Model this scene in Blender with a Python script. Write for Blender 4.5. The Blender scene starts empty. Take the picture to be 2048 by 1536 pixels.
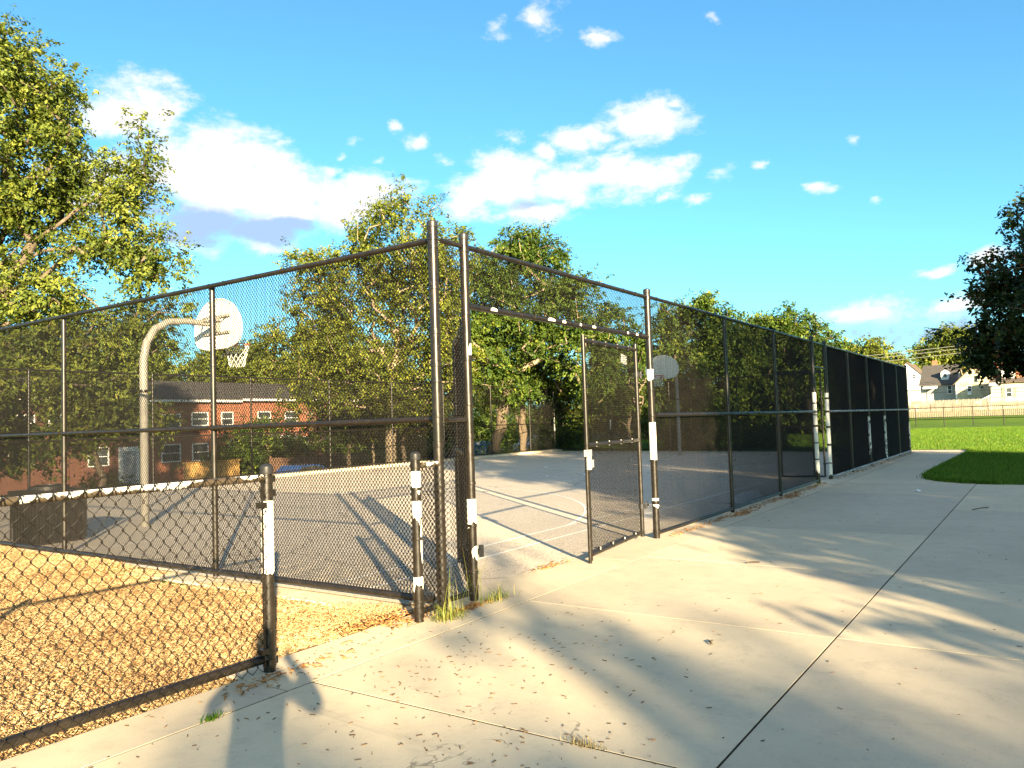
import bpy, math, random
import numpy as np
from mathutils import Vector, Matrix
random.seed(7)
RNG = np.random.default_rng(11)
SC = bpy.context.scene
COL = SC.collection
R = math.radians

# ------------------------------------------------------------------ node helpers
def new_mat(name):
    m = bpy.data.materials.new(name); m.use_nodes = True
    nt = m.node_tree; nt.nodes.clear()
    out = nt.nodes.new('ShaderNodeOutputMaterial')
    return m, nt, out
def N(nt, typ, **kw):
    n = nt.nodes.new(typ)
    for k, v in kw.items():
        if k.startswith('i_'):
            n.inputs[k[2:].replace('_', ' ')].default_value = v
        else: setattr(n, k, v)
    return n
def L(nt, a, b): nt.links.new(a, b)
def noise(nt, vec, scale, detail=4, rough=.55, dist=0.0):
    n = N(nt, 'ShaderNodeTexNoise'); n.inputs['Scale'].default_value = scale
    n.inputs['Detail'].default_value = detail; n.inputs['Roughness'].default_value = rough
    n.inputs['Distortion'].default_value = dist
    L(nt, vec, n.inputs['Vector']); return n.outputs['Fac']
def ramp(nt, fac, stops):
    r = N(nt, 'ShaderNodeValToRGB'); e = r.color_ramp.elements
    while len(e) < len(stops): e.new(.5)
    for i, (p, c) in enumerate(stops):
        e[i].position = p; e[i].color = (*c, 1) if len(c) == 3 else c
    L(nt, fac, r.inputs['Fac']); return r.outputs['Color']
def mix(nt, fac, a, b, mode='MIX'):
    n = N(nt, 'ShaderNodeMixRGB', blend_type=mode)
    for s, v in ((0, fac), (1, a), (2, b)):
        if hasattr(v, 'is_linked') or hasattr(v, 'links'): L(nt, v, n.inputs[s])
        else: n.inputs[s].default_value = v if s == 0 else ((*v, 1) if len(v) == 3 else v)
    return n.outputs[0]
def math_(nt, op, a, b=None, c=None, clamp=False):
    n = N(nt, 'ShaderNodeMath', operation=op); n.use_clamp = clamp
    for i, v in enumerate((a, b, c)):
        if v is None: continue
        if hasattr(v, 'links'): L(nt, v, n.inputs[i])
        else: n.inputs[i].default_value = v
    return n.outputs[0]
def smooth(nt, v, lo, hi, a=0.0, b=1.0):
    n = N(nt, 'ShaderNodeMapRange', interpolation_type='SMOOTHSTEP')
    L(nt, v, n.inputs[0]); n.inputs[1].default_value = lo; n.inputs[2].default_value = hi
    n.inputs[3].default_value = a; n.inputs[4].default_value = b
    return n.outputs[0]
def bump(nt, h, strength=.3, dist=.01):
    b = N(nt, 'ShaderNodeBump'); b.inputs['Strength'].default_value = strength
    b.inputs['Distance'].default_value = dist; L(nt, h, b.inputs['Height']); return b.outputs['Normal']
def bsdf(nt, out, col, rough=.6, spec=.5, metal=0.0, normal=None, coat=0.0):
    p = N(nt, 'ShaderNodeBsdfPrincipled')
    if hasattr(col, 'links'): L(nt, col, p.inputs['Base Color'])
    else: p.inputs['Base Color'].default_value = (*col, 1)
    if hasattr(rough, 'links'): L(nt, rough, p.inputs['Roughness'])
    else: p.inputs['Roughness'].default_value = rough
    p.inputs['Specular IOR Level'].default_value = spec; p.inputs['Metallic'].default_value = metal
    p.inputs['Coat Weight'].default_value = coat
    if normal is not None: L(nt, normal, p.inputs['Normal'])
    L(nt, p.outputs[0], out.inputs[0]); return p
def ocoord(nt): return N(nt, 'ShaderNodeTexCoord').outputs['Object']

# ------------------------------------------------------------------ materials
M = {}
def mottled(name, c1, c2, scale=8, rough=.6, spec=.4, bscale=0, bstr=.2, metal=0.0, bdist=.004):
    m, nt, out = new_mat(name); v = ocoord(nt)
    f = noise(nt, v, scale, 6, .6)
    c = ramp(nt, f, [(.3, c1), (.7, c2)])
    nrm = bump(nt, noise(nt, v, bscale, 4), bstr, bdist) if bscale else None
    bsdf(nt, out, c, rough, spec, metal, nrm); M[name] = m; return m
def m_paint():
    m, nt, out = new_mat('bronze_black_paint'); v = ocoord(nt)
    f = noise(nt, v, 9, 5, .65)
    c = ramp(nt, f, [(.25, (.006, .0045, .0035)), (.55, (.012, .009, .006)), (.8, (.024, .017, .010))])
    sp = noise(nt, v, 60, 3, .6)
    c = mix(nt, smooth(nt, sp, .69, .74), c, (.20, .15, .10))
    rg = smooth(nt, noise(nt, v, 14, 4), .3, .7, .27, .42)
    bsdf(nt, out, c, rg, .5, 0.0, bump(nt, noise(nt, v, 120, 3), .12, .002)); M['paint'] = m
m_paint()
def m_wire():
    m, nt, out = new_mat('coated_wire'); v = ocoord(nt)
    f = noise(nt, v, 5, 3)
    c = ramp(nt, f, [(.3, (.003, .0026, .0022)), (.7, (.009, .007, .0045))])
    bsdf(nt, out, c, .45, .22); M['wire'] = m
m_wire()
def m_white(name, white=(.74, .71, .62), thr=(.60, .64), under=(.04, .032, .022)):
    m, nt, out = new_mat(name); v = ocoord(nt)
    f = noise(nt, v, 13, 7, .65)
    dirt = noise(nt, v, 4, 6, .7)
    w = mix(nt, smooth(nt, dirt, .45, .75, 0, .35), white, (.42, .36, .26))
    c = mix(nt, smooth(nt, f, *thr), w, under)
    bsdf(nt, out, c, .55, .4, 0, bump(nt, f, .25, .003)); M[name] = m
m_white('white_paint', thr=(.70, .72)); m_white('worn_white_paint', thr=(.52, .54))
m_white('grey_worn_paint', white=(.36, .36, .35), thr=(.50, .54))
def m_rail():   # white paint left on the upper side of the low rail, peeled in a ragged line
    m, nt, out = new_mat('peeling_white_rail'); v = ocoord(nt)
    s = N(nt, 'ShaderNodeSeparateXYZ'); L(nt, v, s.inputs[0])
    f = noise(nt, v, 7, 8, .7)
    big = noise(nt, v, 2.2, 3, .5)
    e = math_(nt, 'ADD', math_(nt, 'MULTIPLY', s.outputs[2], 9.0), math_(nt, 'MULTIPLY', math_(nt, 'SUBTRACT', f, .5), 1.3))
    e = math_(nt, 'ADD', e, math_(nt, 'MULTIPLY', math_(nt, 'SUBTRACT', big, .55), 1.6))
    w = mix(nt, smooth(nt, noise(nt, v, 25, 5), .4, .8, 0, .3), (.75, .72, .64), (.45, .4, .3))
    c = mix(nt, smooth(nt, e, -.03, .03), (.055, .042, .026), w)
    bsdf(nt, out, c, .5, .4, 0, bump(nt, smooth(nt, e, -.03, .03), .4, .003)); M['rail'] = m
m_rail()
def m_concrete(name='concrete', base=((.51, .435, .315), (.62, .53, .385))):
    m, nt, out = new_mat(name); v = ocoord(nt)
    big = noise(nt, v, .7, 6, .65); med = noise(nt, v, 5, 7, .7); fine = noise(nt, v, 160, 3, .7)
    c = ramp(nt, big, [(.3, base[0]), (.7, base[1])])
    c = mix(nt, smooth(nt, med, .45, .8, 0, .45), c, (.33, .29, .235))
    grit = noise(nt, v, 42, 4, .75)
    c = mix(nt, smooth(nt, grit, .58, .70, 0, .30), c, (.24, .20, .15)); c = mix(nt, smooth(nt, grit, .30, .42, .25, 0), c, (.72, .65, .52))
    c = mix(nt, smooth(nt, fine, .55, .75, 0, .5), c, (.25, .22, .18))
    c = mix(nt, smooth(nt, fine, .22, .36, .35, 0), c, (.72, .66, .55))
    st = N(nt, 'ShaderNodeMapping'); st.inputs['Scale'].default_value = (2.2, .25, 1); L(nt, v, st.inputs[0])
    stain = noise(nt, st.outputs[0], 2.0, 6, .7, .6)
    c = mix(nt, smooth(nt, stain, .60, .78, 0, .30), c, (.26, .23, .19))
    pit = N(nt, 'ShaderNodeTexVoronoi'); pit.inputs['Scale'].default_value = 26; L(nt, v, pit.inputs['Vector'])
    pm = math_(nt, 'MULTIPLY', smooth(nt, pit.outputs['Distance'], .10, .16, 1, 0), smooth(nt, med, .5, .6))
    c = mix(nt, math_(nt, 'MULTIPLY', pm, .55), c, (.17, .15, .12))
    cr = N(nt, 'ShaderNodeTexVoronoi', feature='DISTANCE_TO_EDGE'); cr.inputs['Scale'].default_value = .22
    wv_ = N(nt, 'ShaderNodeVectorMath', operation='ADD'); L(nt, v, wv_.inputs[0]); nz_ = N(nt, 'ShaderNodeTexNoise'); nz_.inputs['Scale'].default_value = 1.6; nz_.inputs['Detail'].default_value = 6; L(nt, v, nz_.inputs['Vector']); L(nt, nz_.outputs['Color'], wv_.inputs[1]); L(nt, wv_.outputs[0], cr.inputs['Vector'])
    crk = math_(nt, 'MULTIPLY', smooth(nt, cr.outputs['Distance'], .0005, .0016, .6, 0), smooth(nt, big, .56, .62))
    c = mix(nt, crk, c, (.09, .075, .055))
    grime = noise(nt, v, 1.7, 8, .75, .8)
    c = mix(nt, smooth(nt, grime, .56, .72, 0, .28), c, (.27, .235, .185))
    a = N(nt, 'ShaderNodeAttribute', attribute_name='tint')
    c = mix(nt, 1.0, c, ramp(nt, a.outputs['Fac'], [(0, (.88, .88, .89)), (1, (1.05, 1.04, 1.0))]), 'MULTIPLY')
    h = math_(nt, 'ADD', fine, math_(nt, 'MULTIPLY', med, .8))
    bsdf(nt, out, c, .85, .25, 0, bump(nt, math_(nt, 'SUBTRACT', h, pm), .30, .004)); M[name] = m
m_concrete()
def m_asphalt():
    m, nt, out = new_mat('court_asphalt'); v = ocoord(nt)
    vo = N(nt, 'ShaderNodeTexVoronoi'); vo.inputs['Scale'].default_value = 95; L(nt, v, vo.inputs['Vector'])
    sep = N(nt, 'ShaderNodeSeparateColor'); L(nt, vo.outputs['Color'], sep.inputs[0])
    c = ramp(nt, sep.outputs[0], [(.0, (.22, .17, .12)), (.22, (.47, .40, .31)), (.6, (.60, .515, .40)), (1, (.74, .65, .52))])
    big = noise(nt, v, .35, 6, .65)
    c = mix(nt, smooth(nt, big, .35, .75, 0, .4), c, (.44, .375, .29))
    st = noise(nt, v, 2.5, 6, .7)
    c = mix(nt, smooth(nt, st, .62, .74, 0, .3), c, (.17, .15, .13))
    # a few hairline cracks
    cr = N(nt, 'ShaderNodeTexVoronoi', feature='DISTANCE_TO_EDGE'); cr.inputs['Scale'].default_value = .16
    wv = N(nt, 'ShaderNodeVectorMath', operation='ADD'); L(nt, v, wv.inputs[0])
    nz = N(nt, 'ShaderNodeTexNoise'); nz.inputs['Scale'].default_value = 1.2; L(nt, v, nz.inputs['Vector']); L(nt, nz.outputs['Color'], wv.inputs[1])
    L(nt, wv.outputs[0], cr.inputs['Vector'])
    c = mix(nt, smooth(nt, cr.outputs['Distance'], .0012, .0028, .7, 0), c, (.08, .07, .06))
    bsdf(nt, out, c, .85, .3, 0, bump(nt, vo.outputs['Distance'], .35, .004)); M['asphalt'] = m
m_asphalt()
def m_line():
    m, nt, out = new_mat('worn_line_paint'); v = ocoord(nt)
    f = noise(nt, v, 30, 5, .7)
    c = mix(nt, smooth(nt, f, .50, .66), (.80, .77, .70), (.40, .36, .31))
    bsdf(nt, out, c, .7, .3); M['line'] = m
m_line()
def m_mulch():
    m, nt, out = new_mat('mulch_bed'); v = ocoord(nt)
    mp = N(nt, 'ShaderNodeMapping'); mp.inputs['Scale'].default_value = (1, 2.4, 1); L(nt, v, mp.inputs[0])
    vo = N(nt, 'ShaderNodeTexVoronoi'); vo.inputs['Scale'].default_value = 42; L(nt, mp.outputs[0], vo.inputs['Vector'])
    sep = N(nt, 'ShaderNodeSeparateColor'); L(nt, vo.outputs['Color'], sep.inputs[0])
    c = ramp(nt, sep.outputs[1], [(0, (.05, .024, .01)), (.35, (.18, .09, .033)), (.7, (.30, .17, .065)), (1, (.40, .26, .12))])
    bsdf(nt, out, c, .9, .2, 0, bump(nt, vo.outputs['Distance'], .6, .012)); M['mulch'] = m
m_mulch()
def m_tinted(name, stops, rough=.7, spec=.3, trans=0.0, bscale=0):
    m, nt, out = new_mat(name)
    a = N(nt, 'ShaderNodeAttribute', attribute_name='tint')
    c = ramp(nt, a.outputs['Fac'], stops)
    if trans:
        p = N(nt, 'ShaderNodeBsdfPrincipled'); L(nt, c, p.inputs['Base Color'])
        p.inputs['Roughness'].default_value = rough; p.inputs['Specular IOR Level'].default_value = spec
        t = N(nt, 'ShaderNodeBsdfTranslucent')
        L(nt, mix(nt, 1.0, c, (1.25, 1.25, .55), 'MULTIPLY'), t.inputs[0])
        mx = N(nt, 'ShaderNodeMixShader'); mx.inputs[0].default_value = trans
        L(nt, p.outputs[0], mx.inputs[1]); L(nt, t.outputs[0], mx.inputs[2]); L(nt, mx.outputs[0], out.inputs[0])
    else: bsdf(nt, out, c, rough, spec)
    M[name] = m
m_tinted('wood_chip', [(0, (.07, .035, .015)), (.22, (.22, .125, .052)), (.55, (.41, .27, .125)), (.85, (.54, .39, .205)), (1, (.64, .52, .35))], .85, .2)
m_tinted('dead_leaf', [(0, (.035, .022, .012)), (.5, (.12, .07, .03)), (.8, (.26, .13, .05)), (1, (.34, .22, .10))], .8, .2)
m_tinted('orange_leaf', [(0, (.14, .06, .02)), (.5, (.33, .15, .05)), (1, (.45, .26, .10))], .8, .2)
m_tinted('leaf_olive', [(0, (0.029, 0.051, 0.009)), (0.4, (0.087, 0.119, 0.019)), (0.75, (0.165, 0.192, 0.029)), (1, (0.238, 0.245, 0.047))], .6, .2, .24)
m_tinted('leaf_green', [(0, (0.018, 0.041, 0.007)), (0.45, (0.05, 0.09, 0.012)), (0.8, (0.106, 0.152, 0.02)), (1, (0.19, 0.215, 0.03))], .6, .2, .24)
m_tinted('leaf_yellowgreen', [(0, (0.036, 0.057, 0.01)), (0.45, (0.101, 0.13, 0.016)), (0.8, (0.189, 0.207, 0.026)), (1, (0.277, 0.271, 0.036))], .6, .2, .24)
m_tinted('leaf_oak', [(0, (.010, .022, .006)), (.5, (.028, .050, .010)), (.82, (.060, .080, .014)), (.9, (.16, .035, .018)), (1, (.26, .05, .025))], .5, .4, .25)
m_tinted('grass_blade', [(0, (0.042, 0.102, 0.008)), (0.5, (0.084, 0.189, 0.012)), (0.85, (0.148, 0.256, 0.02)), (1, (0.31, 0.311, 0.06))], .6, .25, .35)
m_tinted('straw', [(0, (.14, .10, .04)), (.6, (.34, .26, .12)), (1, (.48, .40, .22))], .7, .25, .2)
m_tinted('weed_blade', [(0, (.09, .13, .018)), (.5, (.19, .23, .035)), (1, (.42, .36, .12))], .6, .25, .3)
def m_grass():
    m, nt, out = new_mat('lawn'); v = ocoord(nt)
    f = noise(nt, v, .45, 7, .7); g = noise(nt, v, 18, 5, .75)
    c = ramp(nt, f, [(.3, (.065, .135, .012)), (.55, (.095, .175, .016)), (.75, (.14, .19, .028))])
    c = mix(nt, smooth(nt, g, .35, .7, .6, 0), c, (.05, .085, .009))
    bsdf(nt, out, c, .9, .15, 0, bump(nt, g, .8, .05)); M['lawn'] = m
m_grass()
mottled('bark', (.060, .045, .032), (.17, .135, .10), 12, .9, .2, 30, .6, 0, .02)
mottled('pale_bark', (.16, .12, .08), (.34, .27, .19), 10, .9, .2, 30, .5, 0, .02)
mottled('galvanised', (.38, .37, .35), (.52, .50, .47), 16, .45, .5, 0, 0, .5)
mottled('hoop_pole', (.20, .19, .165), (.27, .25, .215), 9, .5, .4)
mottled('rim_red', (.42, .07, .04), (.56, .12, .06), 20, .5)
mottled('net', (.62, .60, .55), (.78, .76, .70), 30, .8)
mottled('bin_plastic', (.016, .015, .014), (.034, .030, .026), 14, .5, .4, 40, .2)
mottled('tyre', (.012, .012, .012), (.025, .025, .025), 30, .8)
mottled('dark_roof', (.055, .052, .050), (.095, .088, .080), 6, .9, .2, 40, .5, 0, .02)
mottled('brown_roof', (.085, .065, .050), (.135, .105, .080), 6, .9, .2, 40, .5, 0, .02)
mottled('slate_siding', (.22, .23, .25), (.28, .29, .31), 8, .7)
mottled('white_trim', (.70, .69, .66), (.80, .79, .75), 8, .5)
mottled('grey_trim', (.34, .36, .38), (.42, .44, .46), 8, .5)
mottled('ochre_render', (.42, .24, .07), (.52, .31, .10), 5, .85)
mottled('brown_boards', (.10, .055, .035), (.17, .095, .06), 9, .8)
mottled('picket_wood', (.17, .14, .11), (.27, .225, .175), 5, .85, .2)
mottled('old_picket', (.22, .20, .16), (.30, .27, .22), 5, .85, .2)
mottled('skin', (.45, .29, .21), (.50, .33, .25), 10, .6)
mottled('cloth', (.05, .06, .10), (.07, .08, .13), 20, .9)
mottled('red_plastic', (.50, .06, .03), (.56, .08, .04), 9, .4)
mottled('white_sheet', (.62, .64, .66), (.78, .79, .80), 12, .7)
mottled('dirt', (.020, .016, .012), (.05, .038, .026), 25, .95, .1, 80, .4)
mottled('black_plastic', (.014, .014, .015), (.022, .022, .024), 9, .4)
def m_board():
    m, nt, out = new_mat('backboard'); v = ocoord(nt)
    f = noise(nt, v, 5, 7, .7)
    c = mix(nt, smooth(nt, f, .60, .72), (.70, .68, .62), (.45, .22, .08))
    c = mix(nt, smooth(nt, noise(nt, v, 2, 5), .4, .8, 0, .3), c, (.5, .48, .42))
    bsdf(nt, out, c, .5, .4); M['backboard'] = m
m_board()
def m_brick(name, c1, c2, mortar):
    m, nt, out = new_mat(name); v = ocoord(nt)
    s = N(nt, 'ShaderNodeSeparateXYZ'); L(nt, v, s.inputs[0])
    cb = N(nt, 'ShaderNodeCombineXYZ'); L(nt, math_(nt, 'ADD', s.outputs[0], s.outputs[1]), cb.inputs[0]); L(nt, s.outputs[2], cb.inputs[1])
    b = N(nt, 'ShaderNodeTexBrick'); L(nt, cb.outputs[0], b.inputs['Vector'])
    b.inputs['Scale'].default_value = 1; b.inputs['Brick Width'].default_value = .22; b.inputs['Row Height'].default_value = .075
    b.inputs['Mortar Size'].default_value = .008
    b.inputs['Color1'].default_value = (*c1, 1); b.inputs['Color2'].default_value = (*c2, 1); b.inputs['Mortar'].default_value = (*mortar, 1)
    c = mix(nt, smooth(nt, noise(nt, v, 1.2, 5), .4, .75, 0, .4), b.outputs['Color'], (.14, .07, .045))
    bsdf(nt, out, c, .85, .2, 0, bump(nt, b.outputs['Fac'], .3, .01)); M[name] = m
m_brick('brick', (.15, .05, .032), (.11, .038, .025), (.15, .12, .10))
m_brick('orange_brick', (.33, .105, .05), (.27, .085, .042), (.28, .2, .15))
m_brick('cream_brick', (.56, .49, .33), (.50, .44, .29), (.48, .42, .30))
m_brick('grey_brick', (.45, .42, .38), (.40, .38, .34), (.45, .43, .40))
def m_siding(name, c):
    m, nt, out = new_mat(name); v = ocoord(nt)
    s = N(nt, 'ShaderNodeSeparateXYZ'); L(nt, v, s.inputs[0])
    fr = math_(nt, 'FRACT', math_(nt, 'MULTIPLY', s.outputs[2], 6.0))
    col = mix(nt, smooth(nt, noise(nt, v, 1.0, 5), .4, .8, 0, .25), c, tuple(x * .75 for x in c))
    bsdf(nt, out, col, .6, .3, 0, bump(nt, fr, .5, .02)); M[name] = m
m_siding('white_siding', (.70, .69, .66)); m_siding('cream_siding', (.5, .43, .27)); m_siding('grey_siding', (.36, .355, .34))
def m_glass():
    m, nt, out = new_mat('window_glass'); v = ocoord(nt)
    c = ramp(nt, noise(nt, v, 1.5, 3), [(.35, (.02, .025, .03)), (.7, (.09, .10, .10))])
    bsdf(nt, out, c, .08, .6); M['glass'] = m
m_glass()
def m_car(name, c):
    m, nt, out = new_mat(name); v = ocoord(nt)
    col = mix(nt, smooth(nt, noise(nt, v, 3, 5), .45, .8, 0, .2), c, tuple(x * .6 + .03 for x in c))
    bsdf(nt, out, col, .3, .5, 0, None, .6); M[name] = m
m_car('car_blue', (.03, .09, .30)); m_car('car_white', (.70, .70, .70)); m_car('car_grey', (.12, .12, .13))

# ------------------------------------------------------------------ geometry helpers
class MB:
    def __init__(s): s.v = []; s.f = []; s.t = []
    def add(s, vs, fs, t=None):
        b = len(s.v); s.v += [tuple(map(float, p)) for p in vs]; s.f += [tuple(i + b for i in f) for f in fs]
        s.t += [t if t is not None else .5] * len(fs); return s
    def box(s, x0, x1, y0, y1, z0, z1, t=None):
        return s.add([(x0, y0, z0), (x1, y0, z0), (x1, y1, z0), (x0, y1, z0), (x0, y0, z1), (x1, y0, z1), (x1, y1, z1), (x0, y1, z1)],
                     [(3, 2, 1, 0), (4, 5, 6, 7), (0, 1, 5, 4), (1, 2, 6, 5), (2, 3, 7, 6), (3, 0, 4, 7)], t)
    def tube(s, pts, rad, n=10, caps=True, t=None):
        pts = [Vector(p) for p in pts]
        if not hasattr(rad, '__len__'): rad = [rad] * len(pts)
        vs = []; fs = []
        prev = None
        for i, p in enumerate(pts):
            a = pts[max(i - 1, 0)]; b = pts[min(i + 1, len(pts) - 1)]
            d = (b - a); d = d.normalized() if d.length > 1e-9 else Vector((0, 0, 1))
            if prev is None:
                u = d.cross(Vector((0, 0, 1)) if abs(d.z) < .9 else Vector((1, 0, 0))).normalized()
            else:
                u = (prev - d * prev.dot(d)).normalized()
            prev = u; w = d.cross(u)
            for k in range(n):
                a_ = 2 * math.pi * k / n
                vs.append(p + (u * math.cos(a_) + w * math.sin(a_)) * rad[i])
        for i in range(len(pts) - 1):
            for k in range(n):
                k2 = (k + 1) % n
                fs.append((i * n + k, i * n + k2, (i + 1) * n + k2, (i + 1) * n + k))
        if caps:
            fs.append(tuple(range(n))[::-1]); fs.append(tuple((len(pts) - 1) * n + k for k in range(n)))
        return s.add(vs, fs, t)
    def lathe(s, prof, n=16, c=(0, 0, 0)):   # prof: (r, z)
        vs = []; fs = []
        for r, z in prof:
            for k in range(n):
                a = 2 * math.pi * k / n; vs.append((c[0] + r * math.cos(a), c[1] + r * math.sin(a), c[2] + z))
        for i in range(len(prof) - 1):
            for k in range(n):
                k2 = (k + 1) % n
                fs.append((i * n + k, i * n + k2, (i + 1) * n + k2, (i + 1) * n + k))
        fs.append(tuple((len(prof) - 1) * n + k for k in range(n)))
        fs.append(tuple(range(n))[::-1])
        return s.add(vs, fs)
    def prism(s, poly, axis, a, b):   # polygon in the two other axes, extruded along axis
        n = len(poly); vs = []
        for h in (a, b):
            for (p, q) in poly:
                vs.append({0: (h, p, q), 1: (p, h, q), 2: (p, q, h)}[axis])
        fs = [tuple(range(n))[::-1], tuple(range(n, 2 * n))] + [(i, (i + 1) % n, n + (i + 1) % n, n + i) for i in range(n)]
        return s.add(vs, fs)
    def mesh(s, name, mat, smooth_=True, tint=False):
        me = bpy.data.meshes.new(name); me.from_pydata(s.v, [], s.f)
        if tint:
            a = me.attributes.new('tint', 'FLOAT', 'FACE'); a.data.foreach_set('value', s.t)
        me.materials.append(mat if not isinstance(mat, str) else M[mat])
        import bmesh
        bm = bmesh.new(); bm.from_mesh(me); bmesh.ops.recalc_face_normals(bm, faces=bm.faces); bm.to_mesh(me); bm.free()
        if smooth_:
            me.polygons.foreach_set('use_smooth', [True] * len(me.polygons)); me.set_sharp_from_angle(angle=R(38))
        return me
def link(name, me, parent=None, loc=(0, 0, 0), rotz=0.0):
    o = bpy.data.objects.new(name, me); COL.objects.link(o); o.location = loc; o.rotation_euler = (0, 0, rotz)
    if parent is not None: o.parent = parent
    return o
def part(name, mb, mat, parent, loc=(0, 0, 0), smooth_=True, tint=False, rotz=0.0):
    return link(name, mb.mesh(name, mat, smooth_, tint), parent, loc, rotz)
def tag(o, label, cat, group=None, kind=None):
    if label: o['label'] = label
    if cat: o['category'] = cat
    if group: o['group'] = group
    if kind: o['kind'] = kind
    return o
def thing(name, label, cat, loc=(0, 0, 0), rotz=0.0, group=None):
    o = bpy.data.objects.new(name, None); COL.objects.link(o); o.location = loc; o.rotation_euler = (0, 0, rotz)
    o.empty_display_size = .2
    return tag(o, label, cat, group)
def struct(name, mb, mat, smooth_=False, tint=False):
    o = part(name, mb, mat, None, (0, 0, 0), smooth_, tint); o['kind'] = 'structure'; return o
def copy_tree(o, parent=None):
    c = o.copy(); COL.objects.link(c)
    if parent is not None: c.parent = parent
    for ch in list(o.children): copy_tree(ch, c)
    return c
def np_mesh(name, verts, faces, mat, tint=None, smooth_=False):
    me = bpy.data.meshes.new(name); nv = len(verts); nf, k = faces.shape
    me.vertices.add(nv); me.vertices.foreach_set('co', verts.astype(np.float32).ravel())
    me.loops.add(nf * k); me.loops.foreach_set('vertex_index', faces.astype(np.int32).ravel())
    me.polygons.add(nf); me.polygons.foreach_set('loop_start', np.arange(0, nf * k, k, dtype=np.int32))
    if smooth_: me.polygons.foreach_set('use_smooth', np.ones(nf, bool))
    me.update(calc_edges=True)
    if tint is not None:
        a = me.attributes.new('tint', 'FLOAT', 'FACE'); a.data.foreach_set('value', tint.astype(np.float32))
    me.materials.append(M[mat]); return me
def sstep(a, b, x):
    t = np.clip((x - a) / (b - a), 0, 1); return t * t * (3 - 2 * t)

# ------------------------------------------------------------------ camera, light, sky
cam_d = bpy.data.cameras.new('camera'); cam = bpy.data.objects.new('camera', cam_d); COL.objects.link(cam)
v1 = np.array([2096 - 1024, -(811 - 768.), 0]); v2 = np.array([-1259 - 1024, -(920 - 768.), 0])
F = 1562.3188
v1[2] = v2[2] = -F
d1 = v1 / np.linalg.norm(v1); d2 = v2 / np.linalg.norm(v2); up = np.cross(d1, d2); up /= np.linalg.norm(up)
if up[1] < 0: up = -up
Rw = np.array([d1, np.cross(up, d1), up])
cam.matrix_world = Matrix(Rw.tolist()).to_4x4(); cam.location = (0, 0, 1.5)
cam_d.sensor_width = 36; cam_d.lens = 36 * F / 2048; cam_d.clip_start = .05; cam_d.clip_end = 3000
SC.camera = cam
UX, UY = .630, .7766; EL = R(14.4)
def ps(p, s): return (UY * p + UX * s, -UX * p + UY * s)
sun_d = bpy.data.lights.new('sun', 'SUN'); sun_d.energy = 5.0; sun_d.angle = R(.55); sun_d.color = (1.0, .79, .49)
sun = bpy.data.objects.new('sun', sun_d); COL.objects.link(sun)
sdir = Vector((-UX * math.cos(EL), -UY * math.cos(EL), math.sin(EL)))
sun.rotation_euler = sdir.to_track_quat('Z', 'Y').to_euler(); sun.location = (-30, -37, 20)
W = bpy.data.worlds.new('World'); SC.world = W; W.use_nodes = True
nt = W.node_tree; nt.nodes.clear(); wo = nt.nodes.new('ShaderNodeOutputWorld')
sky = N(nt, 'ShaderNodeTexSky', sky_type='NISHITA'); sky.sun_disc = False; sky.sun_elevation = EL
sky.sun_rotation = math.atan2(-UX, -UY); sky.air_density = 1.0; sky.dust_density = .7; sky.ozone_density = 2.2
SKY_TINT = (.51, .95, 1.06); SKY_S = .050; CLOUD_S = .215
skyc = mix(nt, 1.0, sky.outputs[0], SKY_TINT, 'MULTIPLY')
bg = N(nt, 'ShaderNodeBackground'); bg.inputs[1].default_value = SKY_S; L(nt, skyc, bg.inputs[0])
gen = N(nt, 'ShaderNodeTexCoord').outputs['Generated']
sp = N(nt, 'ShaderNodeSeparateXYZ'); L(nt, gen, sp.inputs[0])
az = math_(nt, 'MULTIPLY', math_(nt, 'ARCTAN2', sp.outputs[1], sp.outputs[0]), 57.29578)
el = math_(nt, 'MULTIPLY', math_(nt, 'ARCSINE', sp.outputs[2]), 57.29578)
cv = N(nt, 'ShaderNodeCombineXYZ'); L(nt, az, cv.inputs[0]); L(nt, el, cv.inputs[1])
cs = N(nt, 'ShaderNodeVectorMath', operation='MULTIPLY'); L(nt, cv.outputs[0], cs.inputs[0]); cs.inputs[1].default_value = (.55, 1.0, 1)
nzv = N(nt, 'ShaderNodeTexNoise'); nzv.inputs['Scale'].default_value = .42; nzv.inputs['Detail'].default_value = 6; L(nt, cs.outputs[0], nzv.inputs['Vector'])
wv = N(nt, 'ShaderNodeVectorMath', operation='MULTIPLY_ADD'); L(nt, nzv.outputs['Color'], wv.inputs[0])
wv.inputs[1].default_value = (4.4, 2.2, 0); L(nt, cv.outputs[0], wv.inputs[2])
wv2 = N(nt, 'ShaderNodeVectorMath', operation='SUBTRACT'); L(nt, wv.outputs[0], wv2.inputs[0]); wv2.inputs[1].default_value = (2.2, 1.1, 0)
def blobs(lst):
    acc = None
    for a0, e0, ra, re_, wgt in lst:
        ma = N(nt, 'ShaderNodeVectorMath', operation='MULTIPLY_ADD'); L(nt, wv2.outputs[0], ma.inputs[0])
        ma.inputs[1].default_value = (1 / ra, 1 / re_, 0); ma.inputs[2].default_value = (-a0 / ra, -e0 / re_, 0)
        ln = N(nt, 'ShaderNodeVectorMath', operation='LENGTH'); L(nt, ma.outputs[0], ln.inputs[0])
        v = math_(nt, 'MULTIPLY_ADD', ln.outputs['Value'], -wgt, wgt)
        acc = v if acc is None else math_(nt, 'MAXIMUM', acc, v)
    return acc
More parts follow.
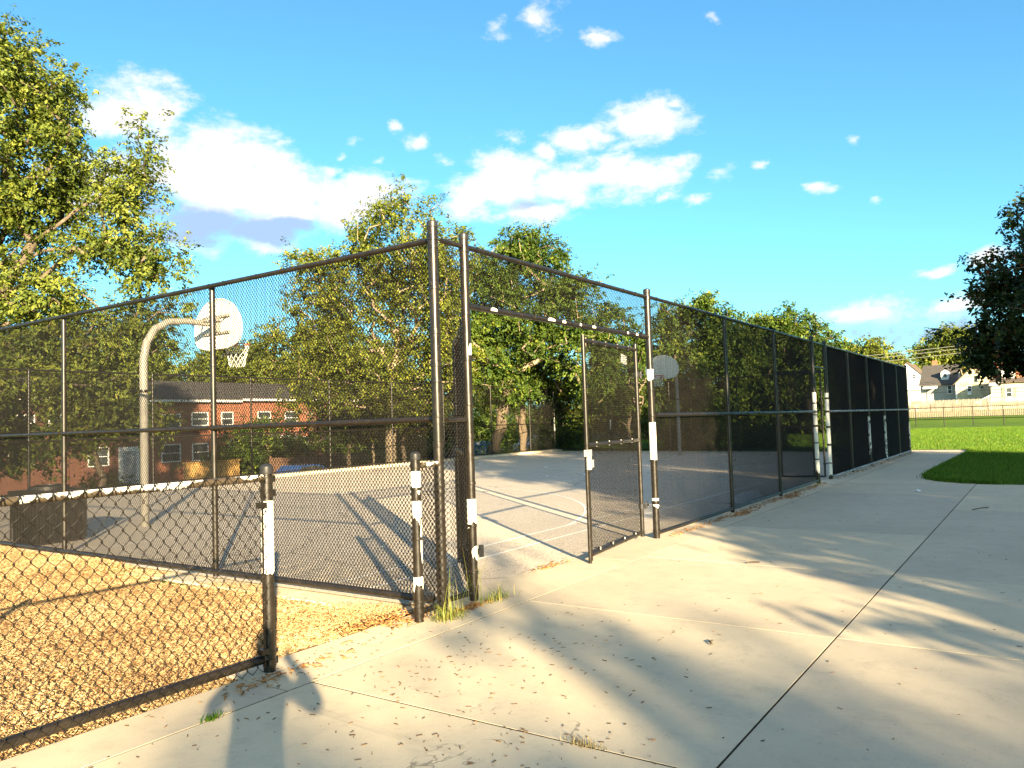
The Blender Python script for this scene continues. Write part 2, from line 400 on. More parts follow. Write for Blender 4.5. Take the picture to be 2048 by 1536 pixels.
CL = [(61.0, 20.6, 4.5, 2.6, 1), (58.2, 21.0, 2.3, 2.6, 1), (55.0, 17.6, 6.4, 4.0, 1.4), (50.8, 16.4, 5.4, 3.4, 1.4), (47.0, 15.6, 4.0, 2.3, 1.1),
      (44.2, 16.7, 3.2, 2.0, 1), (47.2, 18.0, 1.3, .9, .7), (62, 16, 5, 3, 1), (55.5, 14.1, 5.4, 2.1, 1.4), (51.5, 14.0, 4.2, 1.9, 1.3), (57.8, 22.9, 1.0, .7, .5), (50.5, 19.6, .9, .5, .5),
      (34.4, 17.6, 4.4, 2.9, 1.1), (30.3, 16.9, 4.2, 2.4, 1.1), (36.5, 16.4, 3.0, 2.4, 1.0), (32.5, 15.2, 3.6, 1.5, 1), (25.4, 17.2, 4.2, 2.0, 1.1), (22.4, 17.3, 3.0, 1.4, 1), (24, 20.7, 4.0, 2.1, 1.1), (27.4, 20.2, 2.4, 1.4, .9),
      (21.6, 21.3, 1.6, .8, .7), (25.8, 19.2, 1.5, .7, .6), (29.6, 20.0, 2.0, 1.6, .9), (31.2, 19.4, 1.4, 1.0, .8), (33.6, 20.3, 1.6, 1.0, .6),
      (26.6, 26.6, 1.5, .6, .7), (18.5, 26.8, .75, .6, .6), (31.2, 28.1, 1.4, 1.4, .45), (34.4, 27.5, 1.1, .8, .4), (41, 20.2, 1.1, .7, .7), (45.7, 20.4, .7, .4, .5), (42.6, 21.2, .5, .4, .5),
      (39.0, 19.1, .8, .5, .5), (43.6, 19.0, .7, .35, .5), (46.4, 19.2, .5, .35, .5), (12.5, 15.2, 1.3, .5, .7), (5.3, 8.9, 1.9, .5, .8), (2.4, 9.4, 1.6, .9, .8), (8.8, 13.9, .8, .35, .6), (18.5, 16.5, 1.0, .8, .55),
      (16.4, 17.1, .7, .45, .6), (20.2, 15.1, 1.2, .5, .6), (23, 15.8, 1.2, .5, .6), (10, 17.8, .5, .35, .4), (9.5, 6.3, 5.5, 1.2, .7), (4.2, 6.8, 3.2, .8, .9), (6.5, 5.2, 6, 1.5, .75), (15, 5.6, 4, .6, .4),
      (-50, 40, 34, 20, 1), (-120, 30, 40, 24, 1), (-160, 55, 40, 24, 1), (150, 38, 38, 24, 1), (105, 55, 26, 20, 1), (-30, 68, 40, 14, 1), (-80, 12, 24, 9, 1)]  # unseen clouds behind and overhead, added to neutralise the blue fill light
SH = [(55.6, 13.9, 5.4, 1.6, 1), (51.2, 13.8, 4.0, 1.2, 1), (59, 14.8, 3, 1.2, .9), (7, 5.0, 7, 1.3, .8), (3, 5.6, 3, .6, .7), (33, 15.6, 2.2, .6, .35)]
fb = N(nt, 'ShaderNodeTexNoise'); fb.inputs['Scale'].default_value = .62; fb.inputs['Detail'].default_value = 9; fb.inputs['Roughness'].default_value = .68
L(nt, cs.outputs[0], fb.inputs['Vector'])
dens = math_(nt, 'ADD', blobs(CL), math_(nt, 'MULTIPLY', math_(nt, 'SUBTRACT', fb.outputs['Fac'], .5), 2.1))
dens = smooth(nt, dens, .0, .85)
shd = smooth(nt, math_(nt, 'ADD', blobs(SH), math_(nt, 'MULTIPLY', math_(nt, 'SUBTRACT', fb.outputs['Fac'], .5), .6)), -.05, .4)
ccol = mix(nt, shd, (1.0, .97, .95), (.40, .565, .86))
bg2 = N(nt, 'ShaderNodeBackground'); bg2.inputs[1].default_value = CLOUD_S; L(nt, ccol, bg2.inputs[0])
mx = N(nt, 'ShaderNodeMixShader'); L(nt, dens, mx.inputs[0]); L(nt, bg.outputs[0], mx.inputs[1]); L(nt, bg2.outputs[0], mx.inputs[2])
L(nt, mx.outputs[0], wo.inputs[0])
SC.view_settings.view_transform = 'Standard'; SC.view_settings.look = 'None'; SC.view_settings.exposure = 2.52; SC.view_settings.gamma = 1
SC.cycles.max_bounces = 6; SC.cycles.diffuse_bounces = 3; SC.cycles.transmission_bounces = 4; SC.cycles.transparent_max_bounces = 8

# ------------------------------------------------------------------ ground
def hgt(x, y):
    x = np.asarray(x, float); y = np.asarray(y, float)
    h = -.06 - 1.75 * sstep(22.0, 33, y) * (1 - sstep(36, 60, x))
    h = h + .72 * sstep(79, 88, x) + .62 * sstep(89, 101, x)
    far = np.hypot(x, y)
    return h + .5 * sstep(140, 400, far) + .04 * np.sin(x * .31) * np.cos(y * .27) * sstep(34, 50, np.maximum(x, y + 12))
xs = np.unique(np.concatenate([np.linspace(-900, -60, 10), np.linspace(-60, 140, 101), np.linspace(140, 1600, 12)]))
ys = np.unique(np.concatenate([np.linspace(-900, -60, 10), np.linspace(-60, 120, 91), np.linspace(120, 1200, 12)]))
gx, gy = np.meshgrid(xs, ys, indexing='ij'); gv = np.stack([gx, gy, hgt(gx, gy)], -1).reshape(-1, 3)
ii = np.arange(len(xs) * len(ys)).reshape(len(xs), len(ys))
gf = np.stack([ii[:-1, :-1], ii[1:, :-1], ii[1:, 1:], ii[:-1, 1:]], -1).reshape(-1, 4)
g = link('ground', np_mesh('ground', gv, gf, 'lawn', None, True)); g['kind'] = 'structure'
# concrete walk: separate slabs with real joints over dirt
b = MB(); b.add([(-9.2, -12.2, -.0028), (18.2, -12.2, -.0028), (18.2, 4.1, -.0028), (-9.2, 4.1, -.0028)], [(0, 1, 2, 3)])
b.add([(18.2, .9, -.0028), (33, .9, -.0028), (33, 4.1, -.0028), (18.2, 4.1, -.0028)], [(0, 1, 2, 3)])
struct('joint_soil', b, 'dirt')
b = MB()
def slab(x0, x1, y0, y1, gx=.004, gy=.006, dz=None, wob=0.0):
    z = RNG.uniform(-.0003, .0003) if dz is None else dz
    x0 += gx; x1 -= gx; y0 += gy; y1 -= gy; c = .001
    def ring(o, zz):
        pts = []
        n = 14
        for i in range(n): pts.append((x0 + o + (x1 - x0 - 2 * o) * i / n, y0 + o + wob * RNG.normal(), zz))
        for i in range(n): pts.append((x1 - o, y0 + o + (y1 - y0 - 2 * o) * i / n, zz))
        for i in range(n): pts.append((x1 - o - (x1 - x0 - 2 * o) * i / n, y1 - o, zz))
        for i in range(n): pts.append((x0 + o, y1 - o - (y1 - y0 - 2 * o) * i / n, zz))
        return pts
    top = ring(c, z); mid = ring(0, z - c); bot = ring(0, -.05); n = len(top)
    fs = [tuple(range(n))]
    for i in range(n):
        j = (i + 1) % n
        fs.append((i, j, n + j, n + i)); fs.append((n + i, n + j, 2 * n + j, 2 * n + i))
    b.add(top + mid + bot, fs, RNG.uniform(0, 1))
XS = [-9, -6.4, -4, -1.6, .8, 3.2, 5.55, 7.87, 10.5, 13.3, 15.6, 17.9]
YS = [-12, -8.5, -6, -3.6, -1.2, 1.25, 3.70]
for i in range(len(XS) - 1):
    for j in range(len(YS) - 1):
        slab(XS[i], XS[i + 1], YS[j], YS[j + 1], .008 if XS[i] == 3.2 or XS[i + 1] == 3.2 else .004, .0062 if YS[j] > 1 or YS[j+1] > 1 else .005)
XP = [17.9, 20.3, 22.7, 25.1, 27.5, 30, 32.6]
for i in range(len(XP) - 1): slab(XP[i], XP[i + 1], 1.25, 3.70, .004, .006)
XK = [-9, -6.4, -4, -1.6, .8, 3.02, 4.9, 7.6, 10.3, 13.2, 15.5, 17.9, 20.3, 22.7, 25.1, 27.5, 30, 32.6]
for i in range(len(XK) - 1):
    left = XK[i] < 3.0
    slab(XK[i], XK[i + 1], 3.70, 4.13 if left else (4.28 if XK[i] < 4 else 4.42), .004, .007)
for y0, y1 in ((4.45, 5.9), (5.9, 7.4), (7.4, 8.6)): slab(4.78, 5.13, y0, y1, .003, .004, -.026)
struct('concrete_path', b, 'concrete', False, True)
# court
b = MB(); n = 24
pts = []
for i in range(n + 1): pts.append((5.0 + 26.2 * i / n, 4.40))
pts += [(31.3, 4.4), (34.5, 20.9), (5.0, 20.9)]
b.add([(x, y, -.006) for x, y in pts], [tuple(range(len(pts)))])
struct('court', b, 'asphalt')
b = MB(); b.box(5.0, 34.5, 20.62, 21.1, -.1, .085)
struct('court_kerb', b, 'concrete', False, True)
b = MB(); ZL = .0
def strip(pts, w):
    P = [np.array(p, float) for p in pts]; vs = []
    for i, p in enumerate(P):
        d = P[min(i + 1, len(P) - 1)] - P[max(i - 1, 0)]; d /= np.linalg.norm(d); nrm = np.array([-d[1], d[0]]) * w / 2
        vs += [(*(p + nrm), ZL), (*(p - nrm), ZL)]
    b.add(vs, [(2 * i, 2 * i + 1, 2 * i + 3, 2 * i + 2) for i in range(len(P) - 1)])
def arc(cx, cy, r, a0, a1, n=40): return [(cx + r * math.cos(R(a0 + (a1 - a0) * i / n)), cy + r * math.sin(R(a0 + (a1 - a0) * i / n))) for i in range(n + 1)]
strip([(5.25, 5.33), (32.2, 5.33)], .05); ZL = .003; strip([(5.3, 5.82), (13.4, 5.82)], .05); ZL = .006
strip(arc(8.3, 12.4, 6.75, -78, 78), .05); strip(arc(27.7, 12.4, 6.75, 102, 258), .05); strip(arc(18.3, 12.3, .75, 0, 360), .05)
strip(arc(18.3, 12.3, 1.8, 0, 360), .05)
ZL = .009; strip([(18.3, 5.4), (18.3, 19.3)], .05); strip([(5.3, 19.4), (33.9, 19.4)], .05)
ZL = .012
for x0, x1, cx in ((5.4, 12.9, 12.9), (23.1, 31.5, 23.1)):
    strip([(x0, 10.6), (x1, 10.6)], .05); strip([(x0, 14.2), (x1, 14.2)], .05)
ZL = .015; strip([(12.9, 10.6), (12.9, 14.2)], .05); strip([(23.1, 10.6), (23.1, 14.2)], .05)
ZL = .018; strip(arc(12.9, 12.4, 1.8, -90, 90), .05); strip(arc(23.1, 12.4, 1.8, 90, 270), .05)
b.v = [(x, y, -.002 + z * .08) for x, y, z in b.v]
struct('court_markings', b, 'line')
# mulch bed
mxs = np.arange(-4.5, 4.75, .10); mys = np.arange(4.05, 13.2, .10)
gx, gy = np.meshgrid(mxs, mys, indexing='ij')
gz = -.035 + .012 * np.sin(gx * 2.1 + 1) * np.cos(gy * 1.7) + RNG.normal(0, .006, gx.shape) + .05 * sstep(8.2, 9.5, gy) * 1
edge = sstep(4.0, 3.0, gx); gz = gz + .0
gz = np.where((gy < 4.25) | ((gx > 3.2) & (gy < 4.5)), -.045, gz)
gz = gz + 0
ii = np.arange(gx.size).reshape(gx.shape)
gf = np.stack([ii[:-1, :-1], ii[1:, :-1], ii[1:, 1:], ii[:-1, 1:]], -1).reshape(-1, 4)
g = link('mulch', np_mesh('mulch', np.stack([gx, gy, gz], -1).reshape(-1, 3), gf, 'mulch', None, True)); g['kind'] = 'structure'

# scattered little boards (chips, litter): n boxes with random yaw and tilt
def scatter(name, xy, z, ln, wd, th, tilt, mat, label, cat, seed, tint_pow=1.0):
    rg = np.random.default_rng(seed); n = len(xy)
    l = rg.uniform(*ln, n) / 2; w = rg.uniform(*wd, n) / 2; t = rg.uniform(*th, n) / 2
    a = rg.uniform(0, 2 * np.pi, n); e = rg.normal(0, tilt, n)
    u = np.stack([np.cos(a) * np.cos(e), np.sin(a) * np.cos(e), np.sin(e)], -1)
    v = np.stack([-np.sin(a), np.cos(a), rg.normal(0, tilt, n)], -1); v /= np.linalg.norm(v, axis=1)[:, None]
    nn = np.cross(u, v)
    c = np.concatenate([xy, (z + rg.uniform(0, .012, n) * (tilt > .1))[:, None]], 1)
    V = []
    for (su, sv, sn) in ((-1, -.7, -1), (1, -.4, -1), (1, .6, -1), (-1, 1, -1), (-.9, -.7, 1), (1, -.4, 1), (.9, .6, 1), (-1, .8, 1)):
        V.append(c + u * (l * su)[:, None] + v * (w * sv)[:, None] + nn * (t * sn)[:, None])
    V = np.stack(V, 1).reshape(-1, 3)
    fq = np.array([(4, 5, 6, 7), (0, 1, 5, 4), (1, 2, 6, 5), (2, 3, 7, 6), (3, 0, 4, 7)])
    Fc = (np.arange(n)[:, None, None] * 8 + fq[None]).reshape(-1, 4)
    pt = .5 + .5 * np.sin(xy[:, 0] * 3.1 + 1.3 * np.sin(xy[:, 1] * 2.3)) * np.cos(xy[:, 1] * 2.7 + xy[:, 0]); tn = np.repeat(np.clip(rg.uniform(0, 1, n) ** tint_pow * .75 + (.25 * pt if n > 9000 else .125), 0, 1), 5)
    o = link(name, np_mesh(name, V, Fc, mat, tn)); return tag(o, label, cat, None, 'stuff')
rg = np.random.default_rng(3)
xy = np.stack([rg.uniform(1.2, 5.0, 130000), 4.16 + 8.6 * rg.uniform(0, 1, 130000) ** 1.35], -1)
keep = (xy[:, 0] > 1.45 + (xy[:, 1] - 4.1) * .40) & ~((xy[:, 0] > 4.82 + .16 * np.sin(xy[:, 1] * 3.1) + rg.normal(0, .06, 130000)) & (xy[:, 1] < 8.0)) & ~((xy[:, 0] > 3.15) & (xy[:, 1] < 4.27 + .05 * np.sin(xy[:, 0] * 9) + .16 * (xy[:, 0] - 3.3)))
xy = xy[keep][:72000]
zz = -.030 + .012 * np.sin(xy[:, 0] * 2.1 + 1) * np.cos(xy[:, 1] * 1.7) + .05 * sstep(8.2, 9.5, xy[:, 1])
zz = np.where((xy[:, 0] > 4.76) & (xy[:, 1] < 8.6), -.022, zz)
scatter('wood_chips', xy, zz, (.010, .042), (.003, .008), (.0015, .004), .32, 'wood_chip', 'loose tan wood chips covering the playground bed behind the low fence', 'mulch', 5)
xs_ = []
def cloud(n, cx, cy, sx, sy):
    return np.stack([rg.normal(cx, sx, n), rg.normal(cy, sy, n)], -1)
xy = np.concatenate([cloud(130, 3.9, 3.1, .6, .5), cloud(80, 3.5, 4.0, .4, .15), cloud(90, 3.3, 2.7, .5, .6), cloud(50, 3.0, 2.2, .5, .5), cloud(40, 2.3, 3.6, .5, .3), cloud(60, 5, 2.4, .9, .7),
                     np.stack([rg.uniform(2, 15, 130), rg.uniform(-1, 3.9, 130)], -1)])
xy = xy[xy[:, 1] < 4.2]
scatter('leaf_litter', xy, np.full(len(xy), .004), (.006, .034), (.002, .007), (.002, .004), .06, 'dead_leaf', 'small dry pods and leaf bits scattered on the concrete path', 'litter', 6)
xy = np.concatenate([np.stack([rg.uniform(9.3, 17.6, 420), 4.02 + rg.normal(0, .05, 420)], -1), cloud(110, 11.9, 3.93, .22, .05), cloud(120, 14.7, 3.92, .30, .08), cloud(60, 3.25, 3.95, .25, .04), cloud(50, 6.9, 4.35, .2, .04),
                     cloud(150, 4.4, 4.35, .3, .08), cloud(130, 4.55, 4.22, .22, .10), cloud(80, 5.1, 3.98, .15, .03), np.stack([rg.uniform(18.8, 31, 200), 4.0 + rg.normal(0, .05, 200)], -1)])
scatter('dry_leaves', xy, np.full(len(xy), .006), (.02, .06), (.008, .025), (.002, .006), .25, 'orange_leaf', 'orange dry leaves gathered along the foot of the tall fence', 'litter', 8)
TWL = ['dark twig on the path just right of the long joint, near the lawn', 'short dark twig on the sunlit slab in front of the gates', 'short dark twig on the shaded slab beyond the gate leaf']
for q, (p0, p1) in enumerate((((13.3, 1.0), (13.7, .82)), ((5.0, 1.9), (5.09, 1.93)), ((7.9, 2.6), (8.0, 2.5)))):
    b = MB(); b.tube([(*p0, .012), ((p0[0] + p1[0]) / 2, (p0[1] + p1[1]) / 2 + .02, .014), (*p1, .01)], .007, 5); tag(part('twig', b, 'bark', None), TWL[q], 'twig', 'twigs on the path')
b = MB(); b.add([(16.0, 2.02, .004), (16.09, 2.0, .02), (16.12, 2.09, .006), (16.03, 2.1, .03), (16.06, 2.05, .045)], [(0, 1, 4), (1, 2, 4), (2, 3, 4), (3, 0, 4), (0, 3, 2, 1)])
tag(part('paper_scrap', b, 'white_sheet', None), 'small crumpled white scrap on the shaded concrete path', 'litter')

# ------------------------------------------------------------------ chain link fence
def link_mesh(name, Wd, H, w, h, d, n=3, seed=1):
    K = int(round(Wd / (w / 2))); J = int(round(H / (h / 2))); dl = d * 1.15
    V = []; Fs = []; base = 0
    th = np.arange(n) * 2 * np.pi / n + .3; rgm = np.random.default_rng(seed)
    j = np.arange(J + 1)
    for k in range(K):
        lf = ((j + k) % 2 == 0); x = np.where(lf, k * w / 2 - d * .5, (k + 1) * w / 2 + d * .5)
        z = j * h / 2
        px = np.repeat(x, 2); pz = np.stack([z - dl, z + dl], -1).ravel(); sg = np.where(lf, 1, -1)
        py = np.stack([sg * d * .85, -sg * d * .85], -1).ravel()
        px, py, pz = px[1:-1], py[1:-1], pz[1:-1]; m = len(px)
        jx = np.cumsum(rgm.normal(0, .0002, m)); px = px + jx - jx.mean() * 0
        ring = np.stack([px[:, None] + np.cos(th)[None] * d * .5 * 1.35, py[:, None] + np.sin(th)[None] * d * .5, np.repeat(pz[:, None], n, 1)], -1)
        V.append(ring.reshape(-1, 3)); idx = base + np.arange(m * n).reshape(m, n); nx = np.roll(idx, -1, 1)
        Fs.append(np.stack([idx[:-1], nx[:-1], nx[1:], idx[1:]], -1).reshape(-1, 4)); base += m * n
    return np_mesh(name, np.concatenate(V), np.concatenate(Fs), 'wire', None, True)
TW, TH = .040, .049
PANEL = link_mesh('mesh_panel', 3.04, 3.03, TW, TH, .0062)
def panel(parent, p0, p1, z0, ht=3.03, me=None, base=3.04, off=(0, 0)):
    dx, dy = p1[0] - p0[0], p1[1] - p0[1]; ln = math.hypot(dx, dy)
    pl = parent.location
    o = link('mesh_panel', me or PANEL, parent, (p0[0] + off[0] - pl.x, p0[1] + off[1] - pl.y, z0 - pl.z), math.atan2(dy, dx))
    o.scale = (ln / base, 1, ht / 3.03 if me is None else 1); return o
def ring_sub(parent, z, r, h=.03, name='tension_band'):
    b = MB(); b.lathe([(r, 0), (r + .004, .002), (r + .0045, h / 2), (r + .004, h - .002), (r, h)], 16)
    b.box(r * .2, r + .028, -.006, .006, .004, h - .004)
    return b
_mesh_cache = {}
def post(parent, x, y, h, r, bands=(), patches=(), cap='dome', z0=0.0, ang=0.0, label=None, lean=(0, 0)):
    pl = parent.location
    key = ('post', h, r)
    if key not in _mesh_cache:
        b = MB(); b.lathe([(r, -.05), (r, h * .25), (r, h * .5), (r, h * .75), (r, h)], 18); _mesh_cache[key] = b.mesh('post', 'paint')
    o = link('post', _mesh_cache[key], parent, (x - pl.x, y - pl.y, z0 - pl.z))
    if label: o['label'] = label
    if cap:
        k = ('cap', r, cap)
        if k not in _mesh_cache:
            b = MB(); b.lathe([(r + .0035, 0), (r + .005, .01), (r + .004, .045), (r * .92, .052), (r * .55, .060), (.002, .063)] if cap == 'dome' else [(r + .003, 0), (r + .004, .03), (r * .8, .045), (.003, .05)], 18); _mesh_cache[k] = b.mesh('post_cap', 'black_plastic')
        link('post_cap', _mesh_cache[k], o, (0, 0, h - .03))
    for z in bands:
        k = ('band', r, round(RNG.uniform(.022, .05), 3) if False else (.05 if int(z * 100) % 3 == 0 else .028))
        if k not in _mesh_cache: _mesh_cache[k] = ring_sub(None, 0, r, k[2]).mesh('tension_band', 'paint')
        link('tension_band', _mesh_cache[k], o, (0, 0, z), ang + (int(z * 70) % 5) * .05)
    for (za, zb, ragged, a0, a1, mat) in patches:
        n = 28; vs = []; fs = []; rr = r + .0016; full = a1 - a0 >= 6.28
        rp = np.random.default_rng(int(za * 1000) + int(x * 10)); e = np.cumsum(rp.normal(0, ragged, n + 1)); e -= np.linspace(0, e[-1], n + 1)
        e2 = rp.normal(0, ragged * .15, n + 1)
        for i in range(n + 1):
            a = a0 + (a1 - a0) * i / n
            zl = za + e[i] * 1.0; zh = zb + e2[i]
            if not full:
                t = abs(2 * i / n - 1) ** 3; zl += t * (zb - za) * .35; zh -= t * (zb - za) * .35
            for q in range(4):
                z = zl + (zh - zl) * q / 3; vs.append((rr * math.cos(a), rr * math.sin(a), z))
        for i in range(n):
            for q in range(3): fs.append((i * 4 + q, i * 4 + 4 + q, i * 4 + 5 + q, i * 4 + 1 + q))
        b = MB(); b.add(vs, fs); part('paint_patch', b, mat, o)
    return o
FULL = (0, 2 * math.pi)
def rail(parent, p0, p1, r, name, mat='paint', ties=True, tie_r=None, side=(0, 0)):
    pl = parent.location; p0 = np.array(p0, float); p1 = np.array(p1, float); mid = (p0 + p1) / 2
    b = MB(); b.tube([p0 - mid, (0, 0, 0), p1 - mid], r, 14)
    o = part(name, b, mat, parent, tuple(mid - np.array([pl.x, pl.y, pl.z])))
    if ties:
        ln = np.linalg.norm(p1 - p0); k = max(2, int(ln / .42)); d = (p1 - p0) / ln; key = ('tie', r)
        if key not in _mesh_cache:
            b = MB(); b.tube([(.006 * math.sin(a / 2), (r + .0025) * math.cos(a), (r + .0025) * math.sin(a)) for a in np.linspace(0, 2 * math.pi, 11)], .0022, 4); _mesh_cache[key] = b.mesh('wire_tie', 'paint')
        for i in range(k):
            c = (p0 - mid) + d * ln * ((i + .5 + .25 * math.sin(i * 2.7 + p0[0])) / k)
            link('wire_tie', _mesh_cache[key], o, tuple(c), math.atan2(d[1], d[0]))
    return o
YF = 4.13; XL = 5.05
# --- side along the path
ff = thing('chain_link_fence', 'tall black chain link fence along the concrete path with two gate openings', 'fence', (5.3, YF, 0), group='fence runs around the court')
post(ff, 5.36, YF, 3.14, .039, (.10, .22, .62, .98, 1.38, 1.66, 2.05, 2.45, 2.83, 3.0), [(.66, .86, .012, *FULL, 'white_paint'), (.36, .46, .01, 3.6, 6.0, 'white_paint'), (2.06, 2.2, .01, 4.2, 5.6, 'white_paint')])
post(ff, 9.14, YF, 3.12, .042, (.06, .42, .95, 1.52, 1.85, 2.6, 3.0), [(.98, 1.45, .004, *FULL, 'white_paint'), (.42, .50, .008, *FULL, 'white_paint'), (2.02, 2.12, .008, *FULL, 'white_paint')])
for x in (12.0, 14.66): post(ff, x, YF, 3.06, .031, (1.5,), (), None)
post(ff, 17.5, YF, 3.13, .042, (.5, .85, 1.2, 1.45, 1.7), [(.25, 1.95, .03, *FULL, 'white_paint')])
post(ff, 18.66, YF, 3.10, .042, (.35, .75, 1.15, 1.5, 1.8), [(.06, 1.95, .02, *FULL, 'white_paint')])
for x in (21.08, 23.57, 26.12, 28.69): post(ff, x, YF, 3.02, .031, (1.5,), [(.4 if x < 25 else .05, 1.35, .05, *FULL, 'worn_white_paint')] if 22 < x < 27 else (), None)
post(ff, 30.95, YF, 3.08, .040, (.4, 1.5), [(.2, 1.1, .06, 3.3, 5.2, 'worn_white_paint')])
rail(ff, (5.05, YF, 3.05), (5.33, YF, 3.05), .022, 'top_rail', ties=False); rail(ff, (5.40, YF, 3.05), (9.10, YF, 3.04), .024, 'top_rail')
rail(ff, (9.18, YF, 3.05), (17.46, YF, 3.04), .022, 'top_rail'); rail(ff, (17.54, YF, 3.04), (18.62, YF, 3.04), .022, 'top_rail'); rail(ff, (18.70, YF, 3.04), (30.92, YF, 3.02), .022, 'top_rail')
rail(ff, (5.06, YF, 1.54), (5.32, YF, 1.54), .024, 'middle_rail', ties=False); rail(ff, (9.2, YF - .03, 1.54), (17.46, YF - .03, 1.53), .026, 'middle_rail')
rail(ff, (18.70, YF - .05, 1.53), (30.92, YF - .05, 1.52), .026, 'middle_rail', 'grey_worn_paint')
rail(ff, (9.2, YF, .06), (17.46, YF, .06), .024, 'bottom_rail', ties=False); rail(ff, (18.70, YF - .04, .06), (30.92, YF - .04, .06), .024, 'bottom_rail', 'grey_worn_paint', False)
rail(ff, (5.06, YF, .07), (5.32, YF, .07), .022, 'bottom_rail', ties=False)
lt = rail(ff, (5.40, YF, 2.53), (9.10, YF, 2.53), .027, 'lintel_rail')
b = MB()
for c, wd in ((5.75, .05), (6.75, .07), (7.0, .035), (7.35, .02), (7.65, .04), (8.5, .02), (8.75, .03)):
    vs = []
    for i in range(7):
        for a in np.linspace(3.6, 5.4, 6):
            k = 1 - .6 * abs(i / 3 - 1) ** 2; a_ = 4.5 + (a - 4.5) * k
            vs.append((c - 7.25 + wd * (i / 3 - 1), .0285 * math.cos(a_), .0285 * math.sin(a_) * (-1 if False else 1) + 0))
    b.add(vs, [(i * 6 + q, i * 6 + 6 + q, i * 6 + 7 + q, i * 6 + 1 + q) for i in range(6) for q in range(5)])
b.v = [(x, -abs(z) if True else y, (y) + .004) for x, y, z in b.v]
part('paint_patch', b, 'white_paint', lt)
rail(ff, (17.54, YF, 2.50), (18.62, YF, 2.50), .022, 'lintel_rail', ties=False)
PLIGHT = link_mesh('mesh_panel', 3.04, 3.03, TW, TH, .0047, 3, 14)
PSM = link_mesh('mesh_panel', .26, 3.0, TW, TH, .0055, 4, 3)
panel(ff, (5.07, YF), (5.33, YF), .04, 3.0, PSM, .26, (0, .012))
PLN = link_mesh('mesh_panel', 3.70, .54, TW, TH, .0055, 3, 4)
panel(ff, (5.40, YF), (9.10, YF), 2.50, .54, PLN, 3.70, (0, .03))
for x0, x1 in ((9.18, 12.0), (12.0, 14.66), (14.66, 17.46), (18.70, 21.08), (21.08, 23.57), (23.57, 26.12), (26.12, 28.69), (28.69, 30.9)):
    panel(ff, (x0, YF), (x1, YF), .03, 3.03, PLIGHT if x0 < 10 else None, 3.04, (0, .028))
PL2 = link_mesh('mesh_panel', 1.06, .52, TW, TH, .0038, 3, 5); panel(ff, (17.55, YF), (18.61, YF), 2.51, .52, PL2, 1.06, (0, .01))
b = MB(); b.tube([(.0, 0, 0), (.08, -.02, .03), (.13, -.03, -.05), (.15, -.03, -.22), (.165, -.02, -.30)], .003, 5); part('loose_wire', b, 'wire', ff, (5.39 - 5.3, -.02, 2.06))
b = MB(); b.box(.0, .07, -.02, .02, -.02, .02); b.tube([(.07, 0, -.05), (.07, 0, .05)], .022, 8); part('hinge_stub', b, 'black_plastic', ff, (5.40 - 5.3, -.01, .40))
# --- left side
fl = thing('chain_link_fence', 'tall black chain link fence between the mulch bed and the court', 'fence', (XL, YF, 0), group='fence runs around the court')
post(fl, 4.94, YF, 3.17, .042, (.05, .14, .24, .62, .95, 1.0, 1.32, 1.56, 1.85, 1.98, 2.25, 2.62, 2.96, 3.03))
for y in (7.3, 10.47, 13.6, 16.7, 19.8): post(fl, XL, y, 3.07, .030, (.8, 1.55, 2.2), (), None)
rail(fl, (XL - .06, 4.18, 3.05), (XL, 20.8, 3.07), .024, 'top_rail'); rail(fl, (XL - .04, 4.18, 1.55), (XL - .04, 7.27, 1.55), .026, 'middle_rail')
for y0, y1 in ((7.33, 10.44), (10.5, 13.57), (13.63, 20.7)): rail(fl, (XL - .04, y0, 1.55), (XL - .04, y1, 1.55), .024, 'middle_rail')
rail(fl, (XL - .03, 4.3, .055), (XL, 20.7, .045), .030, 'bottom_rail', ties=False)
YL = [4.17, 7.3, 10.47, 13.6, 16.7, 19.8]
PNEAR = link_mesh('mesh_panel', 3.12, 3.03, TW, TH, .0063, 4, 9)
panel(fl, (XL, YL[0]), (XL, YL[1]), .03, 3.03, PNEAR, 3.12, (.028, 0))
for y0, y1 in zip(YL[1:], YL[2:]): panel(fl, (XL, y0), (XL, y1), .03, 3.03, None, 3.04, (.028, 0))
# --- far side and end
fb_ = thing('chain_link_fence', 'tall chain link fence across the far side of the court', 'fence', (20, 20.82, .1), group='fence runs around the court')
xf = [5.1, 9.2, 12.45, 15.75, 19.03, 22.2, 25.3, 28.67, 31.87, 34.15]
for i, x in enumerate(xf): post(fb_, x, 20.82, 3.12, .03, (1.5,), [(.9, 1.6, .02, *FULL, 'white_paint')] if i == 9 else (), None, .1)
rail(fb_, (5.1, 20.82, 3.2), (34.15, 20.82, 3.2), .024, 'top_rail', ties=False); rail(fb_, (5.1, 20.79, 1.42), (34.15, 20.79, 1.42), .022, 'middle_rail', ties=False); rail(fb_, (5.1, 20.82, .14), (34.15, 20.82, .14), .022, 'bottom_rail', ties=False)
for x0, x1 in zip(xf, xf[1:]): panel(fb_, (x0, 20.82), (x1, 20.82), .12, 3.03, None, 3.04, (0, .03))
fe = thing('chain_link_fence', 'tall chain link fence closing the right end of the court behind the far hoop', 'fence', (32.5, 12, 0), group='fence runs around the court')
ye = [YF + .1, 7.4, 10.7, 14.0, 17.3, 20.7]; fx = lambda y: 30.98 + (y - 4.13) * (34.2 - 30.98) / (20.8 - 4.13)
for i, y in enumerate(ye[1:-1]): post(fe, fx(y), y, 3.08, .03, (1.5,), [(1.1, 1.55, .02, *FULL, 'white_paint')] if i == 3 else (), None)
